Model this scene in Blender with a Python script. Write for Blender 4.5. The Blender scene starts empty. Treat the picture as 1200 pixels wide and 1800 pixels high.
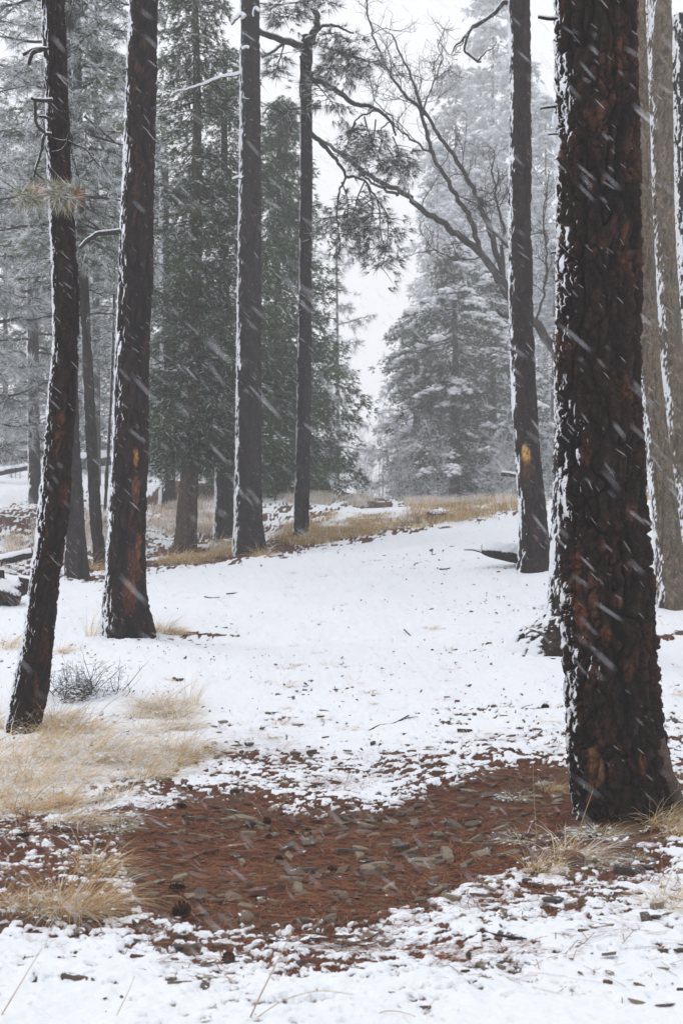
import bpy, math, random
import numpy as np
from mathutils import Vector

# ------------------------------------------------------------------ camera, sky, sun, exposure
sc = bpy.context.scene
EYE, FPX, HORIZ = 1.6, 2500.0, 940.0          # eye height (m), focal length in photo pixels, eye-level row
cam = bpy.data.cameras.new("camera")
cam.lens, cam.sensor_width, cam.sensor_height, cam.sensor_fit = 50.0, 24.0, 36.0, 'VERTICAL'
cam.shift_y = (HORIZ - 900.0) / 1800.0
cam.clip_start, cam.clip_end = 0.05, 4000
cam.dof.use_dof = True; cam.dof.focus_distance = 11.0; cam.dof.aperture_fstop = 5.6
cam_o = bpy.data.objects.new("camera", cam)
cam_o.location = (0, 0, EYE); cam_o.rotation_euler = (math.pi / 2, 0, 0)
sc.collection.objects.link(cam_o); sc.camera = cam_o

SUN_EL, SUN_AZ = math.radians(46), math.radians(-60)   # azimuth from +Y towards +X
world = bpy.data.worlds.new("World"); sc.world = world; world.use_nodes = True
wn = world.node_tree.nodes; wl = world.node_tree.links
bg = wn["Background"]; bg.inputs[1].default_value = 0.121
sky = wn.new("ShaderNodeTexSky"); sky.sky_type = 'NISHITA'; sky.sun_disc = False
sky.sun_elevation = SUN_EL; sky.sun_rotation = SUN_AZ; sky.dust_density = 4.0; sky.air_density = 1.0
hs = wn.new("ShaderNodeHueSaturation"); hs.inputs['Saturation'].default_value = 0.15
mx = wn.new("ShaderNodeMix"); mx.data_type = 'RGBA'; mx.inputs[0].default_value = 0.80
mx.inputs[7].default_value = (9.6, 9.75, 10.2, 1)       # even pale cloud deck in front of the sky
wl.new(sky.outputs[0], hs.inputs['Color']); wl.new(hs.outputs[0], mx.inputs[6])
wl.new(mx.outputs[2], bg.inputs[0])

sun = bpy.data.lights.new("sun", 'SUN'); sun.energy = 0.8; sun.angle = math.radians(25); sun.color = (1, .98, .95)
sun_o = bpy.data.objects.new("sun", sun)
sd = Vector((math.sin(SUN_AZ) * math.cos(SUN_EL), math.cos(SUN_AZ) * math.cos(SUN_EL), math.sin(SUN_EL)))
sun_o.rotation_euler = sd.to_track_quat('Z', 'Y').to_euler()
sc.collection.objects.link(sun_o)

sc.view_settings.view_transform = 'Standard'; sc.view_settings.look = 'None'
sc.view_settings.gamma = 1; sc.view_settings.exposure = 0.0; sc.view_settings.use_curve_mapping = False
sc.render.engine = 'CYCLES'
sc.cycles.use_denoising = True
sc.cycles.max_bounces = 6; sc.cycles.diffuse_bounces = 3; sc.cycles.volume_bounces = 2
sc.cycles.glossy_bounces = 1; sc.cycles.transmission_bounces = 1; sc.cycles.transparent_max_bounces = 12
sc.cycles.caustics_reflective = False; sc.cycles.caustics_refractive = False
HAZE_DENSITY = 0.0031

rng = np.random.default_rng(11)
random.seed(11)
COL = sc.collection

# ------------------------------------------------------------------ noise
def h32(*k):
    h = np.full(np.broadcast(*k).shape, 0x9E3779B9, np.uint32)
    for v in k:
        h = (h ^ (np.asarray(v).astype(np.int64) & 0xFFFFFFFF).astype(np.uint32)) * np.uint32(0x85EBCA6B)
        h ^= h >> np.uint32(15)
        h = h * np.uint32(0xC2B2AE35); h ^= h >> np.uint32(13)
    return h.astype(np.float64) / 4294967296.0

def n2(x, y, seed=0):
    xi, yi = np.floor(x), np.floor(y); fx, fy = x - xi, y - yi
    u, v = fx * fx * (3 - 2 * fx), fy * fy * (3 - 2 * fy)
    a, b = h32(xi, yi, seed), h32(xi + 1, yi, seed)
    c, d = h32(xi, yi + 1, seed), h32(xi + 1, yi + 1, seed)
    return (a + (b - a) * u) * (1 - v) + (c + (d - c) * u) * v - 0.5

def f2(x, y, octs=4, seed=0, gain=.5):
    r, a, t = 0, 1.0, 0
    for o in range(octs):
        c, s = math.cos(o * 1.1), math.sin(o * 1.1)
        k = 2.03 ** o
        r = r + a * n2((c * x - s * y) * k + 7.3 * o, (s * x + c * y) * k - 3.1 * o, seed + o); t += a; a *= gain
    return r / t * 2

def n3(x, y, z, seed=0):
    xi, yi, zi = np.floor(x), np.floor(y), np.floor(z)
    u, v, w = [f * f * (3 - 2 * f) for f in (x - xi, y - yi, z - zi)]
    def H(a, b, c): return h32(xi + a, yi + b, zi + c, seed)
    r0 = (H(0,0,0) * (1-u) + H(1,0,0) * u) * (1-v) + (H(0,1,0) * (1-u) + H(1,1,0) * u) * v
    r1 = (H(0,0,1) * (1-u) + H(1,0,1) * u) * (1-v) + (H(0,1,1) * (1-u) + H(1,1,1) * u) * v
    return r0 * (1-w) + r1 * w - .5

def f3(x, y, z, octs=3, seed=0):
    r, a, t = 0, 1.0, 0
    for o in range(octs):
        k = 2.07 ** o
        r = r + a * n3(x * k + o * 5.1, y * k, z * k, seed + o); t += a; a *= .5
    return r / t * 2

def voro(x, y, z, seed=0):
    xi, yi, zi = np.floor(x), np.floor(y), np.floor(z)
    F1 = np.full(x.shape, 9.0); F2 = np.full(x.shape, 9.0); cid = np.zeros(x.shape)
    for a in (-1, 0, 1):
        for b in (-1, 0, 1):
            for c in (-1, 0, 1):
                cx, cy, cz = xi + a, yi + b, zi + c
                px, py, pz = h32(cx, cy, cz, seed), h32(cx, cy, cz, seed + 1), h32(cx, cy, cz, seed + 2)
                d = np.sqrt((cx + px - x) ** 2 + (cy + py - y) ** 2 + (cz + pz - z) ** 2)
                near = d < F1
                F2 = np.where(near, F1, np.minimum(F2, d))
                cid = np.where(near, px, cid); F1 = np.where(near, d, F1)
    return F1, F2, cid

def sstep(a, b, x):
    t = np.clip((x - a) / (b - a), 0, 1); return t * t * (3 - 2 * t)

# ------------------------------------------------------------------ terrain
def W(px, py, d):
    return np.array(((px - 600) / FPX * d, d, EYE - (py - HORIZ) / FPX * d))

CTRL = [  # photo column, photo row, distance
 (600,1800,4.6),(0,1800,4.6),(1200,1800,4.6),(600,1650,5.85),(0,1640,5.9),(1200,1620,6.0),(600,1500,7.5),(250,1500,7.5),(0,1500,7.5),
 (1095,1432,8.3),(900,1440,8.3),(600,1350,9.9),(0,1370,9.7),(42,1285,11.5),(1200,1330,10.0),(600,1200,13.2),(250,1220,12.7),(900,1190,13),
 (1200,1220,12.6),(225,1118,15.6),(985,1140,14),(600,1100,16.5),(0,1100,16.3),(940,1003,19.5),(1185,1067,17),(750,1040,18.6),(1200,1000,20),
 (600,1000,21.5),(440,972,25),(530,946,27),(325,974,27),(393,950,31),(137,1020,22),(176,995,24),(0,1000,21.5),(0,920,29),(80,900,32),
 (295,888,40),(60,830,56),(340,816,55),(0,850,46),(180,870,42),(1000,880,32),(1200,878,31),(900,884,33.5),(780,900,32),(700,893,35),(640,905,31),(560,862,42),(450,852,46),
 (-500,1640,5.9),(1700,1620,6),(-500,1370,9.7),(1700,1330,10),(-400,1100,16),(1600,1080,17),(-400,930,28),(1600,900,30),(-500,820,55),
]
cp = [W(*c) for c in CTRL]
for x, y, z in [(-6,-3,.1),(6,-3,.1),(0,0,.08),(-6,3,.06),(6,3,.05),(0,2.5,.05),(-20,-20,.3),(20,-20,.3),
                (0,55,-.5),(6,60,-3),(14,50,.2),(14,62,-2.5),(25,60,-1),(-3,60,3.0),(0,90,-9),(20,100,-12),(-10,85,5.0),(-30,90,8),(-28,130,13),(-60,60,6),(45,40,3),
                (0,150,-22),(60,150,-20),(60,80,-7),(-50,150,16),(-90,90,13),(30,-60,0),(-30,-60,0),(100,20,1),(-100,20,6)]:
    cp.append(np.array((x, y, z), float))
cp = np.array(cp)
def kern(dx, dy): return np.sqrt(dx * dx + dy * dy + 1.2)
A = kern(cp[:, None, 0] - cp[None, :, 0], cp[:, None, 1] - cp[None, :, 1]) - np.eye(len(cp)) * .01
Pm = np.c_[np.ones(len(cp)), cp[:, :2]]
M = np.block([[A, Pm], [Pm.T, np.zeros((3, 3))]])
SOL = np.linalg.solve(M, np.r_[cp[:, 2], 0, 0, 0])

def gz(x, y, micro=True):
    x = np.atleast_1d(np.asarray(x, float)); y = np.atleast_1d(np.asarray(y, float))
    r = np.hypot(x, y); k = np.minimum(1, 150 / np.maximum(r, 1e-6)); xc, yc = x * k, y * k
    z = SOL[-3] + SOL[-2] * xc + SOL[-1] * yc
    for i in range(len(cp)):
        z = z + SOL[i] * kern(xc - cp[i, 0], yc - cp[i, 1])
    if micro:
        z = z + f2(x * .9, y * .9, 3, 5) * (.038 + .0016 * np.minimum(r, 60)) + f2(x * 5, y * 5, 2, 9) * .008
    return z
def g1(x, y): return float(gz(x, y)[0])

def pix(x, y, z):                         # where a point of the place shows in the photograph
    return 600 + FPX * x / y, HORIZ - FPX * (z - EYE) / y

DS = np.geomspace(3.2, 120, 420)
def hit(px, py):                          # first ground point behind a photo position
    px = np.atleast_1d(px).astype(float); py = np.atleast_1d(py).astype(float)
    out = np.full((len(px), 3), np.nan)
    X = (px[:, None] - 600) / FPX * DS; Z = EYE - (py[:, None] - HORIZ) / FPX * DS
    G = gz(X.ravel(), np.tile(DS, len(px)), True).reshape(X.shape)
    below = Z < G
    for i in range(len(px)):
        k = int(np.argmax(below[i]))
        if not below[i, k] or k == 0: continue
        a, b = Z[i, k-1] - G[i, k-1], G[i, k] - Z[i, k]
        d = DS[k-1] + (DS[k] - DS[k-1]) * a / (a + b)
        x = (px[i] - 600) / FPX * d
        out[i] = (x, d, g1(x, d))
    return out

def poly_sd(px, py, poly):                # signed distance to a closed outline, negative inside
    d = np.full(px.shape, 1e9); s = np.zeros(px.shape, bool)
    n = len(poly)
    for i in range(n):
        ax, ay = poly[i]; bx, by = poly[(i + 1) % n]
        ex, ey = bx - ax, by - ay
        t = np.clip(((px - ax) * ex + (py - ay) * ey) / (ex * ex + ey * ey), 0, 1)
        d = np.minimum(d, (px - ax - ex * t) ** 2 + (py - ay - ey * t) ** 2)
        c = ((ay > py) != (by > py)) & (px < (bx - ax) * (py - ay) / (by - ay + 1e-9) + ax)
        s ^= c
    return np.where(s, -1, 1) * np.sqrt(d)

BARE = [  # outline, inner amount, soft width (photo pixels)
 ([(235,1430),(330,1405),(450,1395),(540,1425),(640,1425),(740,1390),(850,1352),(1005,1335),(1010,1420),(960,1500),(850,1560),(760,1600),(620,1640),(440,1645),(300,1625),(235,1600),(200,1500)], 1.0, 85),
 ([(-60,1430),(120,1400),(330,1330),(380,1285),(470,1280),(590,1330),(700,1320),(850,1290),(1000,1275),(1260,1270),(1260,1440),(1180,1560),(1100,1650),(880,1720),(600,1735),(300,1730),(180,1640),(-60,1650)], .46, 120),
 ([(1010,1430),(1200,1440),(1200,1560),(1080,1600),(900,1640),(700,1690),(560,1700),(600,1640),(850,1570)], .50, 70),
 ([(-60,1440),(230,1420),(250,1600),(180,1640),(-60,1620)], .60, 40),
 ([(310,1108),(420,1110),(440,1117),(330,1120)], .9, 8),
 ([(150,1020),(250,985),(420,950),(600,940),(760,905),(960,875),(960,895),(800,926),(600,958),(430,990),(300,1000),(160,1035)], .55, 22),
 ([(-40,900),(60,880),(150,860),(150,930),(60,950),(-40,960)], .62, 30),
 ([(250,880),(300,840),(350,850),(420,840),(420,870),(340,900),(270,905)], .85, 10),
 ([(-40,940),(200,880),(420,880),(560,850),(640,865),(560,930),(420,950),(250,985),(60,1010),(-40,1030)], .40, 18),
 ([(1150,1112),(1260,1108),(1260,1120),(1150,1118)], .9, 8),
 ([(560,850),(700,865),(960,858),(960,880),(760,890),(560,890)], .6, 12),
]
def bare(px, py):
    b = np.full(px.shape, .085)
    for poly, amt, soft in BARE:
        b = np.maximum(b, amt * sstep(soft * .5, -soft * .5, poly_sd(px, py, poly)))
    b = np.maximum(b, .17 * sstep(1080, 1330, py) * sstep(330, 560, px))
    b = np.minimum(b, 1 - .90 * sstep(1650, 1790, py))
    return b

# ------------------------------------------------------------------ materials
def mat(name, rough=.85, spec=.3):
    m = bpy.data.materials.new(name); m.use_nodes = True
    b = m.node_tree.nodes["Principled BSDF"]
    b.inputs['Roughness'].default_value = rough; b.inputs['Specular IOR Level'].default_value = spec
    return m, m.node_tree.nodes, m.node_tree.links, b

def nd(N, t, **k):
    n = N.new(t)
    for a, v in k.items(): setattr(n, a, v)
    return n

def noise(N, L, scale, detail=4, rough=.6, vec=None):
    n = N.new("ShaderNodeTexNoise"); n.inputs['Scale'].default_value = scale
    n.inputs['Detail'].default_value = detail; n.inputs['Roughness'].default_value = rough
    if vec is not None: L.new(vec, n.inputs['Vector'])
    return n
def mathn(N, L, op, a, b=None, c=None, clamp=False):
    n = N.new("ShaderNodeMath"); n.operation = op; n.use_clamp = clamp
    for i, v in enumerate((a, b, c)):
        if v is None: continue
        if isinstance(v, (int, float)): n.inputs[i].default_value = v
        else: L.new(v, n.inputs[i])
    return n.outputs[0]
def mixc(N, L, f, a, b, blend='MIX'):
    n = N.new("ShaderNodeMix"); n.data_type = 'RGBA'; n.blend_type = blend
    for i, v in ((0, f), (6, a), (7, b)):
        if isinstance(v, (int, float)): n.inputs[i].default_value = v
        elif isinstance(v, tuple): n.inputs[i].default_value = (*v, 1)
        else: L.new(v, n.inputs[i])
    return n.outputs[2]
SNOWC = (.84, .86, .90)

def col_mat(name, rough=.8, spec=.2, var=.35, scale=40, trans=0.0):
    m, N, L, b = mat(name, rough, spec)
    a = nd(N, "ShaderNodeAttribute", attribute_name="col")
    g = N.new("ShaderNodeNewGeometry")
    n = noise(N, L, scale, 3, .6, g.outputs['Position'])
    r = N.new("ShaderNodeMapRange"); L.new(n.outputs[0], r.inputs[0])
    r.inputs[1].default_value, r.inputs[2].default_value = .3, .7
    r.inputs[3].default_value, r.inputs[4].default_value = 1 - var, 1 + var
    v = N.new("ShaderNodeVectorMath"); v.operation = 'SCALE'
    L.new(a.outputs['Color'], v.inputs[0]); L.new(r.outputs[0], v.inputs['Scale'])
    L.new(v.outputs[0], b.inputs['Base Color'])
    if trans:
        t = N.new("ShaderNodeBsdfTranslucent"); L.new(v.outputs[0], t.inputs[0])
        ms = N.new("ShaderNodeMixShader"); ms.inputs[0].default_value = trans
        o = N["Material Output"]; L.new(b.outputs[0], ms.inputs[1]); L.new(t.outputs[0], ms.inputs[2]); L.new(ms.outputs[0], o.inputs[0])
    return m

def snowy_mat(name, rough=.85, spec=.12, scale=60, bump=.012):
    """colour attribute 'col' under snow where attribute 'snow' is high"""
    m, N, L, b = mat(name, rough, spec)
    a = nd(N, "ShaderNodeAttribute", attribute_name="col")
    s = nd(N, "ShaderNodeAttribute", attribute_name="snow")
    g = N.new("ShaderNodeNewGeometry")
    n = noise(N, L, scale, 5, .65, g.outputs['Position'])
    k = mathn(N, L, 'MAXIMUM', mathn(N, L, 'MULTIPLY_ADD', n.outputs[0], 2.8, -.4), .15)
    v = N.new("ShaderNodeVectorMath"); v.operation = 'SCALE'
    L.new(a.outputs['Color'], v.inputs[0]); L.new(k, v.inputs['Scale'])
    n2_ = noise(N, L, scale * 1.4, 4, .7, g.outputs['Position'])
    t = mathn(N, L, 'ADD', s.outputs['Fac'], mathn(N, L, 'MULTIPLY_ADD', n2_.outputs[0], 1.1, -.55))
    r = N.new("ShaderNodeMapRange"); L.new(t, r.inputs[0]); r.inputs[1].default_value = .36; r.inputs[2].default_value = .66
    L.new(mixc(N, L, r.outputs[0], v.outputs[0], SNOWC), b.inputs['Base Color'])
    rr = N.new("ShaderNodeMapRange"); L.new(r.outputs[0], rr.inputs[0]); rr.inputs[3].default_value = rough; rr.inputs[4].default_value = .9
    L.new(rr.outputs[0], b.inputs['Roughness'])
    bp = N.new("ShaderNodeBump"); bp.inputs['Distance'].default_value = bump; bp.inputs['Strength'].default_value = .8
    nf_ = noise(N, L, scale * 3.2, 4, .7, g.outputs['Position'])
    L.new(mathn(N, L, 'ADD', n.outputs[0], mathn(N, L, 'MULTIPLY', nf_.outputs[0], .5)), bp.inputs['Height']); L.new(bp.outputs[0], b.inputs['Normal'])
    return m

M_bark = snowy_mat("bark")
M_bark_fine = snowy_mat("bark_fine", .85, .10, 30, .012)
M_leaf = col_mat("needles", .7, .25, .35, 8, .25)
M_grass = col_mat("dry_grass", .8, .15, .15, 60, .3)
M_twig = col_mat("twig", .85, .2, .2, 30)

def m_ground():
    m, N, L, b = mat("ground_snow_and_needles", .9, .2)
    g = N.new("ShaderNodeNewGeometry"); P = g.outputs['Position']
    s = nd(N, "ShaderNodeAttribute", attribute_name="snow")
    fine = noise(N, L, 42, 5, .7, P); fine2 = noise(N, L, 150, 3, .6, P)
    t = mathn(N, L, 'ADD', s.outputs['Fac'], mathn(N, L, 'MULTIPLY_ADD', fine.outputs[0], .55, -.275))
    t = mathn(N, L, 'ADD', t, mathn(N, L, 'MULTIPLY_ADD', fine2.outputs[0], .25, -.125))
    r = N.new("ShaderNodeMapRange"); L.new(t, r.inputs[0]); r.inputs[1].default_value = .40; r.inputs[2].default_value = .56
    # needle litter, earth and small grit
    mp = N.new("ShaderNodeMapping"); L.new(P, mp.inputs[0]); mp.inputs['Rotation'].default_value = (0, 0, .35); mp.inputs['Scale'].default_value = (14, 90, 40)
    na = noise(N, L, 1.0, 4, .7, mp.outputs[0])
    mp2 = N.new("ShaderNodeMapping"); L.new(P, mp2.inputs[0]); mp2.inputs['Rotation'].default_value = (0, 0, -.5); mp2.inputs['Scale'].default_value = (90, 16, 40)
    nb = noise(N, L, 1.0, 4, .7, mp2.outputs[0])
    big = noise(N, L, 2.2, 4, .6, P)
    cr = N.new("ShaderNodeValToRGB"); L.new(mathn(N, L, 'MULTIPLY', na.outputs[0], nb.outputs[0]), cr.inputs[0])
    e = cr.color_ramp.elements
    e[0].position, e[0].color = .12, (.022, .011, .008, 1)
    e[1].position, e[1].color = .42, (.20, .078, .040, 1)
    x = e.new(.26); x.color = (.095, .034, .019, 1)
    grit = N.new("ShaderNodeTexVoronoi"); grit.inputs['Scale'].default_value = 55; L.new(P, grit.inputs['Vector'])
    gsel = mathn(N, L, 'GREATER_THAN', mathn(N, L, 'ADD', mathn(N, L, 'MULTIPLY', big.outputs[0], 1.0), 0.0), .52)
    gc = mixc(N, L, .75, grit.outputs['Color'], (.5, .5, .5)); gc = mixc(N, L, 1.0, gc, (.20, .155, .11), 'MULTIPLY')
    duff = mixc(N, L, mathn(N, L, 'MULTIPLY', gsel, .55), cr.outputs[0], gc)
    L.new(mixc(N, L, r.outputs[0], duff, SNOWC), b.inputs['Base Color'])
    bp = N.new("ShaderNodeBump"); bp.inputs['Distance'].default_value = .012; bp.inputs['Strength'].default_value = .7
    hgt = mathn(N, L, 'ADD', mathn(N, L, 'MULTIPLY', r.outputs[0], 1.0), mathn(N, L, 'MULTIPLY', mathn(N, L, 'ADD', fine.outputs[0], na.outputs[0]), .6))
    L.new(hgt, bp.inputs['Height']); L.new(bp.outputs[0], b.inputs['Normal'])
    return m
M_ground = m_ground()

def m_stone(name, base, snow):
    m, N, L, b = mat(name, .6, .4)
    g = N.new("ShaderNodeNewGeometry"); P = g.outputs['Position']
    oi = N.new("ShaderNodeObjectInfo")
    n = noise(N, L, 25, 5, .65, P)
    cr = N.new("ShaderNodeValToRGB"); L.new(oi.outputs['Random'], cr.inputs[0]); cr.color_ramp.interpolation = 'CONSTANT'
    e = cr.color_ramp.elements; e[0].color = (*base[0], 1); e[1].color = (*base[1], 1); e[1].position = .3
    for p, c in ((.55, base[2]), (.75, base[3]), (.9, base[4])): q = e.new(p); q.color = (*c, 1)
    v = N.new("ShaderNodeVectorMath"); v.operation = 'SCALE'; L.new(cr.outputs[0], v.inputs[0]); L.new(mathn(N, L, 'MULTIPLY_ADD', n.outputs[0], 1.3, .35), v.inputs['Scale'])
    sx = N.new("ShaderNodeSeparateXYZ"); L.new(g.outputs['Normal'], sx.inputs[0])
    n_ = noise(N, L, 28, 4, .6, P)
    t = mathn(N, L, 'MULTIPLY', sx.outputs[2], n_.outputs[0])
    r = N.new("ShaderNodeMapRange"); L.new(t, r.inputs[0]); r.inputs[1].default_value = snow; r.inputs[2].default_value = snow + .04
    L.new(mixc(N, L, r.outputs[0], v.outputs[0], SNOWC), b.inputs['Base Color'])
    bp = N.new("ShaderNodeBump"); bp.inputs['Distance'].default_value = .008; L.new(n.outputs[0], bp.inputs['Height']); L.new(bp.outputs[0], b.inputs['Normal'])
    return m
SL = [(.145,.110,.078), (.10,.066,.045), (.21,.165,.115), (.125,.062,.042), (.070,.048,.038)]
M_stone = m_stone("slate", SL, .62)
M_stone_s = m_stone("slate_snowy", SL, .50)
M_stone_r = m_stone("red_slate", [(.13,.062,.045)] * 5, .60)
M_stone_d = m_stone("dark_slate", [(.055,.045,.042)] * 5, .56)

# ------------------------------------------------------------------ mesh building
class MB:
    def __init__(s): s.v, s.f3, s.f4, s.c, s.s, s.n = [], [], [], [], [], 0
    def add(s, v, f, c=None, snow=None):
        v = np.asarray(v, float).reshape(-1, 3); f = np.asarray(f, np.int64)
        s.v.append(v); (s.f3 if f.shape[1] == 3 else s.f4).append(f + s.n)
        c = np.array((.1, .1, .1)) if c is None else np.asarray(c, float)
        s.c.append(np.broadcast_to(c, (len(v), 3)).copy())
        s.s.append(np.zeros(len(v)) if snow is None else np.broadcast_to(snow, (len(v),)).copy())
        s.n += len(v)
    def mesh(s, name, m, origin=(0, 0, 0), smooth=True):
        v = np.concatenate(s.v) - np.asarray(origin)
        f3 = np.concatenate(s.f3) if s.f3 else np.zeros((0, 3), np.int64)
        f4 = np.concatenate(s.f4) if s.f4 else np.zeros((0, 4), np.int64)
        me = bpy.data.meshes.new(name)
        me.vertices.add(len(v)); me.vertices.foreach_set("co", v.astype(np.float32).ravel())
        lv = np.r_[f3.ravel(), f4.ravel()].astype(np.int32)
        me.loops.add(len(lv)); me.loops.foreach_set("vertex_index", lv)
        st = np.r_[np.arange(len(f3)) * 3, len(f3) * 3 + np.arange(len(f4)) * 4].astype(np.int32)
        me.polygons.add(len(st)); me.polygons.foreach_set("loop_start", st)
        me.polygons.foreach_set("use_smooth", np.full(len(st), smooth, bool))
        a = me.attributes.new("col", 'FLOAT_COLOR', 'POINT')
        c = np.concatenate(s.c); a.data.foreach_set("color", np.c_[c, np.ones(len(c))].astype(np.float32).ravel())
        sn = np.concatenate(s.s)
        if sn.any():
            a = me.attributes.new("snow", 'FLOAT', 'POINT'); a.data.foreach_set("value", sn.astype(np.float32))
        me.materials.append(m); me.update(calc_edges=True)
        return me

def put(name, me, loc=(0, 0, 0), rz=0, sc_=1.0, parent=None):
    o = bpy.data.objects.new(name, me); COL.objects.link(o)
    o.location = tuple(float(a) for a in loc); o.rotation_euler = (0, 0, rz)
    o.scale = (sc_,) * 3 if isinstance(sc_, (int, float)) else sc_
    if parent: o.parent = parent
    return o
def tag(o, label=None, cat=None, group=None, kind=None):
    for k, v in (("label", label), ("category", cat), ("group", group), ("kind", kind)):
        if v: o[k] = v
    return o
def thing(name, loc, label, cat, group=None, rz=0, s=1.0):
    return tag(put(name, None, loc, rz, s), label, cat, group)
def build(mb, name, m, parent=None, origin=(0, 0, 0), smooth=True):
    me = mb.mesh(name, m, origin, smooth)
    return put(name, me, (0, 0, 0) if parent else origin, parent=parent)

def frame(d):
    d = d / np.linalg.norm(d, axis=-1, keepdims=True)
    ref = np.where(np.abs(d[..., 2:3]) > .75, np.array((1., 0, 0)), np.array((0, 0, 1.)))
    a = np.cross(d, ref); a /= np.linalg.norm(a, axis=-1, keepdims=True)
    return a, np.cross(d, a)

def tube(mb, pts, rad, n=6, col=(.05, .04, .04), snow=None, cap=True, snowdir=None, snowamt=.0):
    pts = np.asarray(pts, float); K = len(pts)
    rad = np.broadcast_to(np.asarray(rad, float), (K,))
    t = np.gradient(pts, axis=0); t /= np.linalg.norm(t, axis=1, keepdims=True) + 1e-9
    a = np.zeros((K, 3)); ref = np.array((.31, .17, .93)) if abs(t[0, 2]) < .9 else np.array((.95, .3, 0))
    u = np.cross(t[0], ref); u /= np.linalg.norm(u)
    for i in range(K):
        u = u - t[i] * u.dot(t[i]); u /= np.linalg.norm(u) + 1e-9; a[i] = u
    b = np.cross(t, a)
    th = np.arange(n) / n * 2 * np.pi
    nor = a[:, None] * np.cos(th)[None, :, None] + b[:, None] * np.sin(th)[None, :, None]
    v = pts[:, None] + nor * rad[:, None, None]
    i = np.arange(K - 1)[:, None] * n; j = np.arange(n)[None]; j2 = (j + 1) % n
    f = np.stack([i + j, i + j2, i + n + j2, i + n + j], -1).reshape(-1, 4)
    cc = np.broadcast_to(np.asarray(col, float), (K * n, 3)).copy()
    sn = None
    if snowdir is not None:
        w = np.asarray(snowdir, float); w = w / np.linalg.norm(w)
        dd = (nor @ w).ravel(); k = sstep(.0, .5, dd + snowamt + f3(*(v.reshape(-1, 3) * 9).T, 2, 3) * .3)
        sn = k
        v = v + (nor * (k.reshape(K, n)[..., None]) * np.minimum(rad * .5, .012)[:, None, None])
        if mb_mode_color: cc = cc * (1 - k[:, None]) + np.array(SNOWC) * k[:, None]
    mb.add(v.reshape(-1, 3), f, cc, sn)
mb_mode_color = False

def spline(p, n):
    p = np.asarray(p, float); K = len(p)
    seg = np.r_[0, np.cumsum(np.linalg.norm(np.diff(p, axis=0), axis=1))]
    t = np.linspace(0, seg[-1], n)
    i = np.clip(np.searchsorted(seg, t, side='right') - 1, 0, K - 2)
    u = ((t - seg[i]) / (seg[i + 1] - seg[i] + 1e-9))[:, None]
    P0, P1, P2, P3 = p[np.maximum(i - 1, 0)], p[i], p[i + 1], p[np.minimum(i + 2, K - 1)]
    return .5 * (2 * P1 + (P2 - P0) * u + (2 * P0 - 5 * P1 + 4 * P2 - P3) * u ** 2 + (3 * P1 - P0 - 3 * P2 + P3) * u ** 3)

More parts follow.
